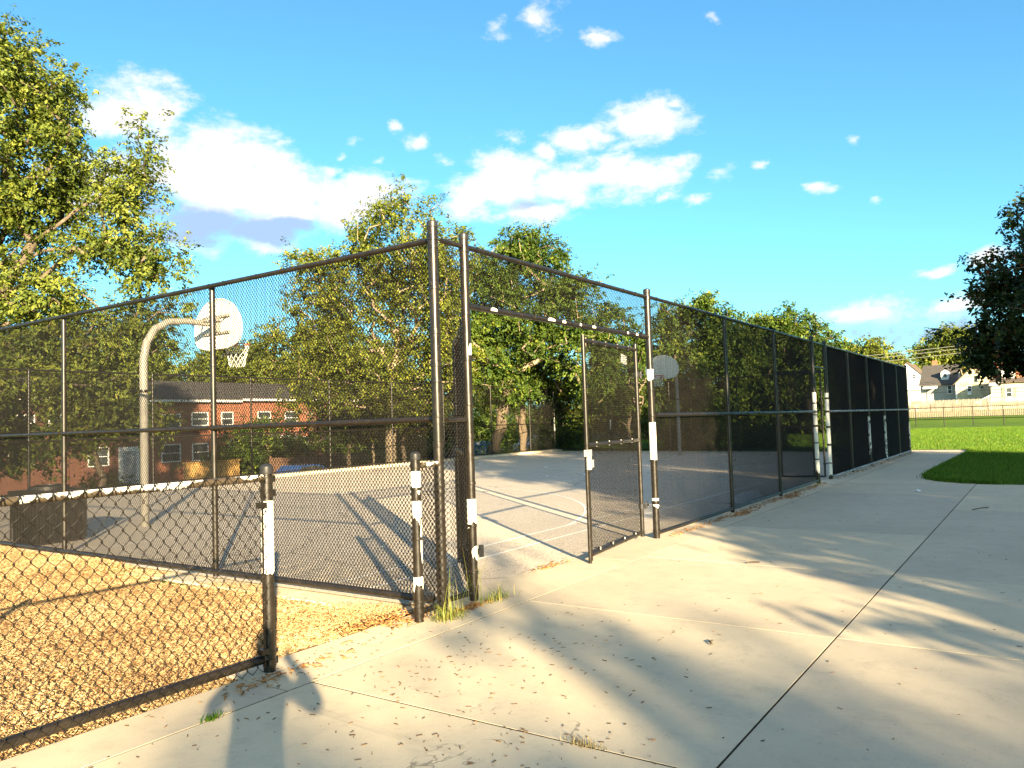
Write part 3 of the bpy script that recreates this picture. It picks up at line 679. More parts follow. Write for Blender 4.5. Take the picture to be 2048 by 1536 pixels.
rail(fe, (fx(ye[0]), ye[0], 3.06), (fx(20.7), 20.7, 3.15), .024, 'top_rail', ties=False); rail(fe, (fx(ye[0]), ye[0], 1.60), (fx(20.7), 20.7, 1.64), .022, 'middle_rail', ties=False); rail(fe, (fx(ye[0]), ye[0], .06), (fx(20.7), 20.7, .1), .022, 'bottom_rail', ties=False)
for y0, y1 in zip(ye, ye[1:]): panel(fe, (fx(y0), y0), (fx(y1), y1), .05, 3.03, None, 3.04, (.03, 0))
# --- open gate leaf by the corner
GO = (7.32, 4.07); GH = (8.90, 4.21); ga = math.atan2(GH[1] - GO[1], GH[0] - GO[0]); gl = math.hypot(GH[0] - GO[0], GH[1] - GO[1])
gt = thing('gate', 'tall chain link gate leaf standing ajar in the wide near opening, with a pale latch', 'gate', (*GO, 0), ga, group='gates of the court')
b = MB(); b.tube([(0, 0, .02), (0, 0, 2.42)], .023, 12); part('outer_stile', b, 'paint', gt)
b = MB(); b.tube([(gl, 0, .05), (gl, 0, 2.42)], .027, 12); b.lathe([(.029, 0), (.03, .02), (.02, .035), (.002, .04)], 12, (gl, 0, 2.41)); part('hinge_stile', b, 'paint', gt)
for z, nm in ((2.36, 'top_rail'), (1.235, 'middle_rail'), (.10, 'bottom_rail')):
    b = MB(); b.tube([(.02, 0, z - (.02 if nm == 'bottom_rail' else 0)), (gl - .02, 0, z)], .024, 12)
    for i in range(4): b.tube([(.25 + i * .36, 0, z - .026), (.262 + i * .36, 0, z + .026)], .0285, 12)
    part(nm, b, 'paint', gt)
PG = link_mesh('mesh_panel', gl - .04, 2.27, TW, TH, .0058, 3, 6); link('mesh_panel', PG, gt, (.02, .02, .08))
b = MB(); b.tube([(-.045, -.012, .0), (-.045, -.012, 1.12)], .019, 10); part('drop_rod', b, 'paint', gt)
b = MB(); b.box(-.10, .03, -.045, -.01, 1.12, 1.19); b.tube([(-.03, -.03, .98), (-.03, -.03, 1.12)], .034, 10); b.box(-.02, .06, -.05, -.015, 1.0, 1.08); part('latch', b, 'galvanised', gt)
for z in (.42, 2.05):
    b = MB(); b.tube([(gl, 0, z - .03), (gl, 0, z + .03)], .036, 12); b.tube([(gl, 0, z), (gl + .12, -.02, z), (9.10 - GO[0], -.02, z)], .014, 8); b.tube([(gl + .11, -.02, z - .045), (gl + .11, -.02, z + .045)], .018, 8)
    part('hinge', b, 'black_plastic', gt)
for z in (.55, .95, 1.7):
    b = MB(); b.lathe([(.026, 0), (.030, .003), (.030, .022), (.026, .025)], 12, (0, 0, z)); part('tension_band', b, 'paint', gt)
b = MB(); b.box(-.085, .085, -.003, .003, -.055, .055)
so = thing('sign', 'small blank white sign hung behind the mesh at the top right of the near gate', 'sign', (8.62, 4.235, 2.23), ga + .0)
sp_ = part('plate', b, 'white_sheet', so); sp_.rotation_euler = (0, R(8), 0)
g1b = copy_tree(gt); ga2 = R(41.5); g1b['label'] = 'tall chain link gate leaf swung inward, seen edge on beside the corner posts'
g1b.location = (5.36 + 1.79 * math.cos(ga2), YF + .02 + 1.79 * math.sin(ga2), 0); g1b.rotation_euler = (0, 0, ga2 + math.pi)
for ch in list(g1b.children):
    if ch.name.startswith('latch'): bpy.data.objects.remove(ch)
# --- second gate
g2 = thing('gate', 'narrow chain link gate swung inward between the two white posts further down the path', 'gate', (18.55, 4.22, 0), R(101), group='gates of the court')
b = MB(); b.tube([(0, 0, .05), (0, 0, 2.48)], .024, 10); part('hinge_stile', b, 'paint', g2)
b = MB(); b.tube([(.92, 0, .05), (.92, 0, 2.48)], .024, 10); part('outer_stile', b, 'paint', g2)
for z, nm in ((2.46, 'top_rail'), (1.2, 'middle_rail'), (.07, 'bottom_rail')):
    b = MB(); b.tube([(.02, 0, z), (.90, 0, z)], .02, 10); part(nm, b, 'paint', g2)
PG2 = link_mesh('mesh_panel', .88, 2.36, TW, TH, .0038, 3, 12); link('mesh_panel', PG2, g2, (.02, .02, .08))
b = MB(); b.box(.16, .28, -.05, .03, 1.45, 1.72); part('lock_box', b, 'black_plastic', g2)
b = MB(); b.tube([(.22, 0, .07), (.22, 0, 2.46)], .014, 8); part('stile', b, 'paint', g2)
for z in (.35, 1.95):
    b = MB(); b.tube([(0, 0, z), (-.05, -.08, z)], .014, 8); b.tube([(0, 0, z - .03), (0, 0, z + .03)], .034, 10); part('hinge', b, 'black_plastic', g2)

# ------------------------------------------------------------------ low playground fence
YP = 4.10; XP0 = 3.21
lf = thing('low_fence', 'low chain link fence with a peeling white top rail round the mulch bed', 'fence', (XP0, YP, 0))
post(lf, XP0, YP, 1.26, .037, (.03, .10, 1.08, 1.17), [(.62, 1.06, .004, *FULL, 'white_paint')])
for x in (.36, -2.5): post(lf, x, YP, 1.26, .034, (.1, 1.1), [(.5, 1.0, .01, *FULL, 'white_paint')])
for x0, x1 in ((.40, XP0 - .03), (-2.46, .32)):
    rail(lf, (x0, YP, 1.205), (x1, YP, 1.205), .0215, 'top_rail', 'rail', False); rail(lf, (x0, YP, .075), (x1, YP, .085), .028, 'bottom_rail', ties=False)
LW, LH = .076, .094
PLOW = link_mesh('mesh_panel', 2.81, 1.222, LW, LH, .0046, 6, 21)
for x0, x1 in ((.40, XP0), (-2.46, .34)): panel(lf, (x0, YP), (x1, YP), .015, 1.22, PLOW, 2.81, (0, -.030))
b = MB()
for k in range(74):   # wire ends hooked over the top rail
    x = -2.46 + .038 + k * LW
    if .28 < x < .42: continue
    b.tube([(x - .013, -.030, 1.185), (x - .004, -.031, 1.222), (x, -.022, 1.232), (x + .006, -.029, 1.215), (x + .013, -.030, 1.185)], .0024, 5)
b.v = [(x - XP0, y, z) for x, y, z in b.v]; part('wire_knuckle', b, 'wire', lf)
b = MB(); b.box(-.062, -.054, -.034, -.024, .03, 1.2); part('tension_bar', b, 'paint', lf)
for z in (.12, 1.02):
    b = MB(); b.box(-.085, -.03, -.04, .0, z, z + .035); part('rail_clamp', b, 'paint', lf)
ls = thing('low_fence', 'short low fence stub from a white patched post to the corner post', 'fence', (4.58, 4.09, 0))
post(ls, 4.585, 4.07, 1.27, .037, (.06, .14, .62, 1.0, 1.17), [(1.02, 1.15, .012, *FULL, 'white_paint'), (.74, .92, .03, *FULL, 'white_paint'), (.45, .78, .02, 4.6, 6.0, 'white_paint'), (.20, .34, .02, *FULL, 'white_paint')])
rail(ls, (4.62, 4.085, 1.19), (4.90, 4.11, 1.19), .021, 'top_rail', 'rail', False); rail(ls, (4.62, 4.085, .06), (4.9, 4.11, .06), .022, 'bottom_rail', ties=False)
PST = link_mesh('mesh_panel', .26, 1.18,   .05, .062, .0048, 5, 23); panel(ls, (4.625, 4.07), (4.895, 4.095), .015, 1.18, PST, .26, (0, -.02))
b = MB(); b.box(.045, .053, -.03, -.02, .03, 1.16); part('tension_bar', b, 'paint', ls)

# ------------------------------------------------------------------ hoops
def fan_outline():
    pts = [(-.28, 0), (.28, 0)]
    for a in np.linspace(-75, 0, 6): pts.append((.42 + .262 * math.cos(R(a)), .30 + .27 * math.sin(R(a))))
    for a in np.linspace(8, 172, 26): pts.append((.684 * math.cos(R(a)), .32 + .59 * math.sin(R(a))))
    for a in np.linspace(180, 255, 6): pts.append((-.42 + .262 * math.cos(R(a)), .30 + .27 * math.sin(R(a))))
    return pts
def hoop(label, loc, rz):
    t = thing('basketball_hoop', label, 'basketball hoop', loc, rz, group='hoops at the two ends of the court')
    b = MB(); b.tube([(0, 0, -.05), (0, 0, 1.5), (0, 0, 2.75), (.06, 0, 3.05), (.2, 0, 3.28), (.45, 0, 3.43), (.8, 0, 3.47), (1.36, 0, 3.46)], [.066] * 4 + [.062, .058, .054, .05], 14); part('pole', b, 'hoop_pole', t)
    b = MB(); b.lathe([(.069, 0), (.072, .01), (.072, .04), (.069, .05)], 14, (0, 0, 2.2)); part('pole_band', b, 'paint', t)
    bb = MB(); bb.prism(fan_outline(), 0, 1.42, 1.455); bo = part('backboard', bb, 'backboard', t, (0, 0, 3.02))
    rm = MB(); o = fan_outline(); rm.tube([(1.412, p, q) for p, q in o] + [(1.412, *o[0])], .012, 6); part('edge', rm, 'backboard', bo)
    b = MB()
    for z in (.28, .58): b.box(1.375, 1.42, -.38, .38, z - .022, z + .022)
    b.box(1.34, 1.42, -.09, .09, .30, .56); b.tube([(1.38, -.36, .58), (1.0, 0, .44)], .014, 6); b.tube([(1.38, .36, .58), (1.0, 0, .44)], .014, 6)
    part('bracket', b, 'hoop_pole', bo)
    b = MB(); c = 1.455 + .15 + .225
    b.tube([(c + .225 * math.cos(a), .225 * math.sin(a), .10) for a in np.linspace(0, 2 * math.pi, 29)], .010, 6)
    b.box(1.455, 1.62, -.06, .06, .085, .10); b.box(1.455, 1.462, -.09, .09, -.02, .12)
    b.tube([(1.46, -.07, -.01), (c - .1, -.19, .09)], .008, 5); b.tube([(1.46, .07, -.01), (c - .1, .19, .09)], .008, 5)
    ro = part('rim', b, 'rim_red', bo)
    b = MB()
    for k in range(12):
        for s in (1, -1):
            q = []
            for i in range(7):
                a = 2 * math.pi * k / 12 + s * i * .26; rr = .225 - .018 * i + (.012 if i > 4 else 0); q.append((c + rr * math.cos(a), rr * math.sin(a), .095 - i * .068))
            b.tube(q, .0045, 4)
    part('net', b, 'net', ro); return t
hoop('basketball hoop on a bent pale pole with its rust spotted fan backboard seen from behind', (7.26, 12.4, 0), 0)
hoop('basketball hoop with a clean white fan backboard facing the camera at the far end', (29.65, 12.25, 0), math.pi)

# ------------------------------------------------------------------ things around the court
lb = thing('litter_bin', 'dark ribbed litter bin behind the left fence at the edge of the court', 'bin', (5.62, 12.1, 0))
b = MB(); b.prism([(-.36, -.36), (.36, -.36), (.36, .36), (-.36, .36)], 2, .0, .70); b.v = [(x * (1 - .06 * (z < .1)), y * (1 - .06 * (z < .1)), z) for x, y, z in b.v]; bd = part('body', b, 'bin_plastic', lb)
b = MB()
for k in range(9): b.box(-.34 + k * .083, -.31 + k * .083, -.375, -.36, .05, .66); b.box(-.375, -.36, -.34 + k * .083, -.31 + k * .083, .05, .66)
part('slat', b, 'bin_plastic', bd)
b = MB(); b.box(-.39, .39, -.39, .39, .70, .75); b.lathe([(.27, .75), (.26, .80), (.17, .82), (.16, .78)], 18); part('lid', b, 'bin_plastic', lb)
nx_, ny_ = 26, 16; vs = []; rg2 = np.random.default_rng(4)
for i in range(nx_):
    for j in range(ny_):
        u, v = i / (nx_ - 1), j / (ny_ - 1); w = math.sin(math.pi * u) ** .7 * math.sin(math.pi * v) ** .7
        vs.append((13.2 + 1.0 * u + .1 * v, 4.28 + .42 * v * (.6 + .4 * math.sin(u * 5)), .002 + w * (.07 + .13 * abs(math.sin(u * 9 + v * 4)) * rg2.uniform(.5, 1))))
b = MB(); b.add(vs, [(i * ny_ + j, i * ny_ + ny_ + j, i * ny_ + ny_ + j + 1, i * ny_ + j + 1) for i in range(nx_ - 1) for j in range(ny_ - 1)])
tag(part('crumpled_sheet', b, 'white_sheet', None), 'crumpled pale sheet lying inside the court against the fence foot', 'sheet')
def blades(name, base, label, cat, ln, wd, mat, seed, kind=None, group=None, spread=.5, z=None, loc=(0, 0, 0)):
    rg = np.random.default_rng(seed); n = len(base)
    a = rg.uniform(0, 2 * np.pi, n); l = rg.uniform(*ln, n); w = rg.uniform(*wd, n) / 2; tl = rg.normal(0, spread, n)
    sdv = np.stack([-np.sin(a), np.cos(a), 0 * a], -1) * w[:, None]; dr = np.stack([np.cos(a), np.sin(a), 0 * a], -1)
    p0 = np.concatenate([base, (z if z is not None else np.zeros(n))[:, None]], 1)
    p1 = p0 + dr * (l * .45 * np.sin(tl))[:, None] + np.array([0, 0, 1]) * (l * .55 * np.abs(np.cos(tl)))[:, None]
    p2 = p0 + dr * (l * 1.0 * np.sin(tl * 1.5))[:, None] + np.array([0, 0, 1]) * (l * np.clip(np.cos(tl * 1.5), .1, 1))[:, None]
    V = np.stack([p0 - sdv, p0 + sdv, p1 + sdv * .8, p1 - sdv * .8, p2 + sdv * .1, p2 - sdv * .1], 1).reshape(-1, 3) - np.array(loc)
    fq = np.array([(0, 1, 2, 3), (3, 2, 4, 5)]); Fc = (np.arange(n)[:, None, None] * 6 + fq[None]).reshape(-1, 4)
    o = link(name, np_mesh(name, V, Fc, mat, np.repeat(rg.uniform(0, 1, n), 2)), None, loc)
    return tag(o, label, cat, group, kind)
rg = np.random.default_rng(31)
blades('weed', cloud(190, 4.78, 3.92, .085, .055), 'bushy green weed at the foot of the tall corner post', 'weed', (.05, .16), (.004, .008), 'weed_blade', 41, None, 'weeds in the path joints', .7, None, (4.78, 3.92, 0))
blades('weed', cloud(120, 5.42, 3.96, .10, .035), 'flat green weed at the base of the gate post right of the corner', 'weed', (.05, .14), (.004, .007), 'weed_blade', 42, None, 'weeds in the path joints', .8, None, (5.38, 3.96, 0))
blades('weed', cloud(70, 2.52, 3.70, .03, .010), 'tiny dark weed in the joint near the low fence', 'weed', (.02, .05), (.004, .008), 'grass_blade', 43, None, 'weeds in the path joints', .6, None, (2.52, 3.7, 0))
blades('weed', np.concatenate([cloud(14, 4.93, 4.05, .05, .03), cloud(8, 5.2, 4.06, .08, .03)]), 'thin tall dry grass stalks climbing the corner mesh', 'weed', (.2, .5), (.003, .005), 'weed_blade', 44, None, 'weeds in the path joints', .35, None, (4.95, 4.05, 0))
blades('weed', cloud(90, 3.20, 1.86, .012, .05), 'straw tuft in the wide cross joint at the bottom of the picture', 'weed', (.02, .06), (.002, .005), 'straw', 45, None, 'weeds in the path joints', .9, None, (3.2, 1.86, 0))
blades('weed', np.stack([rg.uniform(15.2, 17.4, 26), 4.02 + rg.normal(0, .02, 26)], -1), 'sparse dry stalks at the fence foot before the second gate', 'weed', (.08, .25), (.004, .008), 'weed_blade', 46, None, 'weeds in the path joints', .4, None, (16, 4.02, 0))
# lawn island with rounded corner
isl = [(32.7, 2.45), (31, 2.25), (27, 2.28), (22.8, 2.34), (20.2, 2.36), (19.2, 2.28), (18.55, 2.0), (18.1, 1.5), (17.9, .8), (17.9, -6), (33.5, -6), (33.5, 2.45)]
b = MB(); b.prism(isl, 2, -.05, .022); struct('lawn', b, 'lawn')
from mathutils.geometry import intersect_point_tri_2d
def inpoly(P, poly):
    x, y = P[:, 0], P[:, 1]; r = np.zeros(len(P), bool); j = len(poly) - 1
    for i in range(len(poly)):
        xi, yi = poly[i]; xj, yj = poly[j]
        c = ((yi > y) != (yj > y)) & (x < (xj - xi) * (y - yi) / (yj - yi + 1e-12) + xi); r ^= c; j = i
    return r
bp = np.stack([rg.uniform(17.8, 33.5, 110000), rg.uniform(-2.2, 2.5, 110000)], -1); bp = bp[inpoly(bp, isl)]
edge_ = []
for q in range(8):
    a_, c_ = np.array(isl[q]), np.array(isl[q + 1]); k_ = int(np.linalg.norm(c_ - a_) * 900); f_ = rg.uniform(0, 1, k_)[:, None]
    edge_.append(a_ + (c_ - a_) * f_ + rg.normal(0, 1, (k_, 2)) * (.02 + .05 * rg.uniform(0, 1, (k_, 1)) ** 3))
bp = np.concatenate([bp] + edge_)
bz = np.where(inpoly(bp, isl), .02, .0)
bp2 = np.stack([rg.uniform(32.6, 72, 120000), rg.uniform(-2, 9, 120000)], -1)
bp3 = np.stack([rg.uniform(34.6, 60, 50000), rg.uniform(9, 24, 50000)], -1)
bb_ = np.concatenate([bp2, bp3])
blades('grass', np.concatenate([bp, bb_]), 'mown green grass of the lawn beyond the path', 'grass', (.05, .11), (.006, .012), 'grass_blade', 47, 'stuff', None, .5, np.concatenate([bz, hgt(bb_[:, 0], bb_[:, 1])]))

# ------------------------------------------------------------------ trees
def tree(name, label, base, top_trunk, lobes, trunk_r, ntips, per, leaf, mat, seed, bark='bark', group=None, limbs=(), cl_sig=.34, dead=0, lw=.5):
    rg = np.random.default_rng(seed)
    base = np.array(base, float)
    P = []; par = []
    def addnode(p, pr): P.append(np.array(p, float)); par.append(pr); return len(P) - 1
    tt = np.array(top_trunk, float); n = max(5, int(np.linalg.norm(tt - base) / .5)); last = -1; wob = rg.normal(0, .05, (n + 1, 3)); wob[0] = 0
    for i in range(n + 1): last = addnode(base + (tt - base) * i / n + wob[i], last)
    for lm in limbs:
        q = np.array(lm[0], float); d = np.linalg.norm(np.array(P) - q, axis=1); last = int(np.argmin(d))
        for k, p in enumerate(lm[1:]):
            p0 = P[last].copy(); p = np.array(p, float); m = max(2, int(np.linalg.norm(p - p0) / .45))
            for i in range(1, m + 1): last = addnode(p0 + (p - p0) * i / m + rg.normal(0, .03, 3), last)
    tips = []
    vol = np.array([l[3] * l[4] * l[5] for l in lobes]) ** .67; cnt = np.maximum(1, (vol / vol.sum() * ntips).astype(int))
    for l, c in zip(lobes, cnt):
        u = rg.normal(0, 1, (c, 3)); u /= np.linalg.norm(u, axis=1)[:, None]; r = rg.uniform(.12, 1, c) ** .42
        tips.append(np.array(l[:3]) + u * r[:, None] * np.array(l[3:6]))
    tips = np.concatenate(tips); tips = tips[tips[:, 2] > base[2] + .3]
    tips = tips[np.argsort(np.linalg.norm(tips - tt, axis=1))]
    ends = []; dirs = []
    nt0 = int(n * .35)
    for t in tips:
        A = np.array(P); d = t - A; ds = np.linalg.norm(d, axis=1)
        cost = ds + 1.2 * np.maximum(0, A[:, 2] - t[2] + .25 * np.hypot(d[:, 0], d[:, 1])) ; cost[:nt0] += 3
        k = int(np.argmin(cost)); p0 = P[k].copy(); m = max(1, int(ds[k] / .5)); last = k
        for i in range(1, m + 1):
            f = i / m; p = p0 + (t - p0) * f + np.array([0, 0, 1]) * .10 * ds[k] * math.sin(math.pi * f) + rg.normal(0, .05, 3) * (f < 1)
            last = addnode(p, last)
        ends.append(last); dd = t - p0; dirs.append(dd / (np.linalg.norm(dd) + 1e-6))
    P = np.array(P); par = np.array(par); w = np.zeros(len(P))
    w[np.array(ends)] = 1
    for i in range(len(P) - 1, 0, -1):
        if par[i] >= 0: w[par[i]] += w[i]
    w = np.maximum(w, 1); rad = np.maximum(.011, trunk_r * (w / w[0]) ** .47)
    # limbs mesh
    idx = np.where(par >= 0)[0]; a, c = P[par[idx]], P[idx]; ra, rc = rad[par[idx]], rad[idx]
    big = ra < rc * 1.9; ra = np.where(big, ra, rc * 1.3)
    d = c - a; d /= np.linalg.norm(d, axis=1)[:, None] + 1e-9
    ref = np.where(np.abs(d[:, 2:3]) < .9, np.array([[0, 0, 1.]]), np.array([[1., 0, 0]])); u = np.cross(d, ref); u /= np.linalg.norm(u, axis=1)[:, None]; v = np.cross(d, u)
    ns = 7; V = []
    for (ctr, rr, sh) in ((a, ra, -.15), (c, rc, .15)):
        for k in range(ns):
            an = 2 * math.pi * k / ns; V.append(ctr + d * (rr * sh)[:, None] + (u * math.cos(an) + v * math.sin(an)) * rr[:, None])
    V = np.stack(V, 1).reshape(-1, 3); o_ = np.arange(len(idx))[:, None, None] * 2 * ns
    fq = np.array([(k, (k + 1) % ns, ns + (k + 1) % ns, ns + k) for k in range(ns)]); Fc = (o_ + fq[None]).reshape(-1, 4)
    t = thing(name, label, 'tree', tuple(base), 0, group)
    link('trunk', np_mesh('trunk', V - base, Fc, bark, None, True), t)
    # leaves
    E = P[np.array(ends)]; D = np.array(dirs); ne = len(E)
    if dead: sel = rg.uniform(0, 1, ne) > dead; E, D = E[sel], D[sel]; ne = len(E)
    SUB = 13
    nsub = np.maximum(1, rg.poisson(per / SUB, ne)); si = np.repeat(np.arange(ne), nsub); nS = len(si)
    sc_ = E[si] + D[si] * (rg.uniform(-.9, .35, nS) * cl_sig * 2.2)[:, None] + np.clip(rg.normal(0, .85, (nS, 3)), -1.5, 1.5) * cl_sig * np.array([1, 1, .72])
    sdir = sc_ - E[si] + D[si] * .25 * cl_sig + rg.normal(0, .15, (nS, 3)) * cl_sig; sdir /= np.linalg.norm(sdir, axis=1)[:, None] + 1e-9; sdir[:, 2] -= .2
    sn = rg.normal(0, .5, (nS, 3)) + np.array([-UX * .3, -UY * .3, .8]); sn /= np.linalg.norm(sn, axis=1)[:, None]
    k_ = rg.poisson(SUB, nS) + 1; li = np.repeat(np.arange(nS), k_); nl = len(li); ci = si[li]
    along = rg.uniform(-1.0, 1.4, nl) * leaf * 1.15
    C = sc_[li] + sdir[li] * along[:, None] + rg.normal(0, .42, (nl, 3)) * leaf
    nrm = sn[li] + rg.normal(0, .38, (nl, 3)); nrm /= np.linalg.norm(nrm, axis=1)[:, None]
    r3 = sdir[li] + rg.normal(0, .7, (nl, 3)); U = r3 - nrm * np.sum(r3 * nrm, 1)[:, None]; U /= np.linalg.norm(U, axis=1)[:, None]; U[:, 2] -= .2; Wv = np.cross(nrm, U)
    ctint = rg.normal(0, .12, ne); stint = rg.normal(0, .10, nS)
    ll = leaf * rg.uniform(.6, 1.25, nl); 
    fold = nrm * (ll * .10)[:, None]
    V = np.stack([C - U * (ll * .5)[:, None], C + Wv * (ll * lw * .5)[:, None] + fold - U * (ll * .05)[:, None], C + U * (ll * .5)[:, None], C - Wv * (ll * lw * .5)[:, None] + fold - U * (ll * .05)[:, None]], 1).reshape(-1, 3)
    Fc = np.arange(nl * 4).reshape(nl, 4)
    tn = np.clip(rg.beta(2.6, 3.2, nl) + ctint[ci] + stint[li], 0, 1)
    link('crown', np_mesh('crown', V - base, Fc, mat, tn), t)
    return t
def shrub(name, label, c, rad, n, leaf, mat, seed, group=None):
    rg = np.random.default_rng(seed); c = np.array(c, float); rad = np.array(rad, float)
    ns = max(8, n // 220); u = rg.normal(0, 1, (ns, 3)); u /= np.linalg.norm(u, axis=1)[:, None]; u[:, 2] = np.abs(u[:, 2])
    E = u * rad * rg.uniform(.45, 1, ns)[:, None] ** .5
    t = thing(name, label, 'shrub', tuple(c), 0, group)
    b = MB()
    for e in E: b.tube([(e[0] * .08, e[1] * .08, -.1), tuple(e * np.array([.5, .5, .6])), tuple(e)], [.02, .014, .006], 5, False)
    part('stem', b, 'bark', t)
    ci = rg.integers(0, ns, n); sg = .22 * rad.mean() + .08; C = E[ci] + rg.normal(0, 1, (n, 3)) * sg; C[:, 2] = np.maximum(C[:, 2], .02)
    nrm = rg.normal(0, .6, (n, 3)) + np.array([0, 0, .7]); nrm /= np.linalg.norm(nrm, axis=1)[:, None]
    U = np.cross(nrm, rg.normal(0, 1, (n, 3))); U /= np.linalg.norm(U, axis=1)[:, None]; Wv = np.cross(nrm, U); ll = leaf * rg.uniform(.6, 1.25, n)
    V = np.stack([C - U * (ll * .5)[:, None], C + Wv * (ll * .25)[:, None], C + U * (ll * .5)[:, None], C - Wv * (ll * .25)[:, None]], 1).reshape(-1, 3)
    ct = rg.normal(0, .14, ns)
    link('foliage', np_mesh('foliage', V, np.arange(n * 4).reshape(n, 4), mat, np.clip(rg.beta(2.2, 2.6, n) + ct[ci], 0, 1)), t); return t
def gz_(x, y): return float(hgt(x, y))
GT = 'trees around the court'
tree('maple_tree', 'big olive green maple rising over the left end of the court', (9.9, 26.6, gz_(9.9, 26.6)), (10.3, 26.2, 6.5),
     [(10.2, 25.8, 11.0, 3.0, 2.8, 3.0), (11.6, 24.6, 10.6, 1.6, 1.7, 2.5), (13.0, 22.7, 9.6, .9, 1.2, 1.7), (12.6, 23.2, 7.9, 1.2, 1.4, 1.4), (13.4, 22.3, 6.9, 1.0, 1.2, 1.0), (10.6, 26.2, 8.0, 2.0, 2.2, 2.0), (11.3, 25.2, 5.6, 1.6, 1.8, 1.6), (12.2, 24.3, 4.6, 1.6, 1.6, 1.4), (9.5, 27.0, 5.0, 2.2, 2.2, 2.0), (13.4, 22.9, 5.1, 1.0, 1.2, .8), (10.2, 26.0, 13.0, 1.6, 1.6, 1.2), (10.9, 25.6, 3.4, 1.7, 1.7, 1.3), (12.4, 24.0, 3.0, 1.5, 1.5, 1.1), (13.6, 23.1, 4.5, 1.1, 1.1, .7), (9.6, 26.6, 2.6, 1.5, 1.5, 1.0)],
     .30, 640, 215, .128, 'leaf_olive', 101, 'bark', GT,
     limbs=[((10.2, 26.3, 5.0), (11.2, 25.0, 7.4), (12.6, 23.4, 9.0)), ((10.3, 26.2, 6.3), (11.4, 24.9, 7.2), (12.9, 23.1, 7.3)), ((10.3, 26.2, 5.6), (11.6, 24.6, 6.6), (12.6, 23.5, 5.2)), ((10.2, 26.3, 4.5), (11.2, 25.1, 5.4), (12.0, 24.2, 4.4))], cl_sig=.36)
tree('maple_tree', 'loose yellow green maple in the middle, just left of the corner posts', (24.6, 23.2, gz_(24.6, 23.2)), (24.5, 22.9, 4.2),
     [(24.5, 22.3, 9.3, 2.1, 2.3, 2.5), (23.3, 24.0, 7.6, 1.7, 1.9, 1.6), (22.3, 25.4, 6.5, 1.3, 1.4, 1.2), (26.0, 20.9, 8.6, 1.4, 1.6, 1.5), (22.9, 24.7, 4.8, 1.9, 1.8, 1.5), (25.2, 22.0, 6.0, 1.8, 2.0, 1.8), (23.9, 23.4, 3.6, 2.2, 2.0, 1.2), (22.2, 25.6, 8.4, .9, .9, .7), (26.2, 21.3, 4.2, 1.6, 1.5, 1.3), (22.6, 25.2, 3.0, 1.6, 1.4, 1.0), (25.0, 22.6, 2.6, 2.0, 1.6, 1.0), (27.4, 22.3, 3.0, 1.5, 1.2, 1.2), (21.6, 26.4, 5.2, 1.1, 1.1, 1.0)],
     .24, 660, 150, .138, 'leaf_yellowgreen', 102, 'pale_bark', GT,
     limbs=[((24.5, 22.9, 3.6), (23.8, 23.4, 5.6), (23.0, 24.4, 7.4)), ((24.5, 22.9, 4.1), (24.8, 22.4, 6.5), (24.7, 22.2, 9.8)), ((24.5, 22.9, 4.0), (25.4, 21.8, 6.2), (26.1, 20.8, 8.4))], cl_sig=.33)
tree('maple_tree', 'dense green maple seen above the near gate opening', (30.3, 22.0, gz_(30.3, 22)), (30.6, 20.9, 3.9),
     [(30.9, 19.9, 8.3, 2.2, 2.4, 2.4), (32.2, 18.1, 7.1, 1.6, 1.6, 1.5), (29.6, 21.6, 7.6, 1.8, 2.0, 2.2), (30.6, 20.6, 5.2, 2.6, 2.6, 1.5), (29.0, 22.3, 4.6, 1.8, 1.8, 1.5), (32.6, 18.2, 4.9, 1.8, 1.8, 1.5), (31.0, 20.2, 9.8, 1.2, 1.2, 1.0), (33.3, 17.6, 3.2, 1.3, 1.3, 1.0), (29.8, 21.8, 3.0, 2.0, 1.6, .9), (28.4, 22.8, 6.4, 1.5, 1.5, 1.4), (33.4, 17.2, 5.8, 1.3, 1.3, 1.3), (31.4, 21.4, 3.2, 1.6, 1.0, .9)],
     .26, 660, 165, .148, 'leaf_green', 103, 'pale_bark', GT,
     limbs=[((30.5, 21.2, 3.0), (29.8, 21.6, 4.6), (29.2, 22.0, 6.6)), ((30.6, 20.9, 3.8), (31.2, 19.8, 5.6), (31.4, 19.4, 8.2)), ((30.6, 20.9, 3.6), (31.8, 19.2, 4.8), (32.8, 18.0, 5.6))], cl_sig=.36)
tree('maple_tree', 'smaller maple with two pale trunks behind the far fence, left of the gate leaf', (33.2, 22.2, gz_(33.2, 22.2)), (33.3, 22.0, 3.6),
     [(33.4, 21.8, 5.0, 1.8, 1.6, 1.4), (34.3, 20.9, 3.9, 1.6, 1.3, 1.2), (33.0, 22.6, 3.4, 1.6, 1.3, 1.0)], .18, 130, 90, .15, 'leaf_yellowgreen', 104, 'pale_bark', GT, limbs=[((33.2, 22.2, .5), (33.0, 22.5, 2.2), (32.7, 22.9, 4.0))])
tree('maple_tree', 'medium maple with sunlit tips behind the far hoop', (40.4, 15.4, gz_(40.4, 15.4)), (40.3, 15.4, 3.4),
     [(40.4, 15.0, 6.3, 1.5, 1.8, 1.7), (39.3, 17.0, 5.6, 1.5, 1.8, 1.4), (41.0, 13.6, 5.0, 1.6, 1.8, 1.4), (40.3, 15.4, 4.0, 2.0, 2.4, 1.3), (39.6, 16.6, 7.2, .7, .7, .6), (40.2, 15.2, 2.2, 1.8, 2.6, 1.0), (39.0, 18.6, 4.0, 1.8, 2.2, 1.6)], .2, 420, 125, .19, 'leaf_green', 105, 'bark', GT)
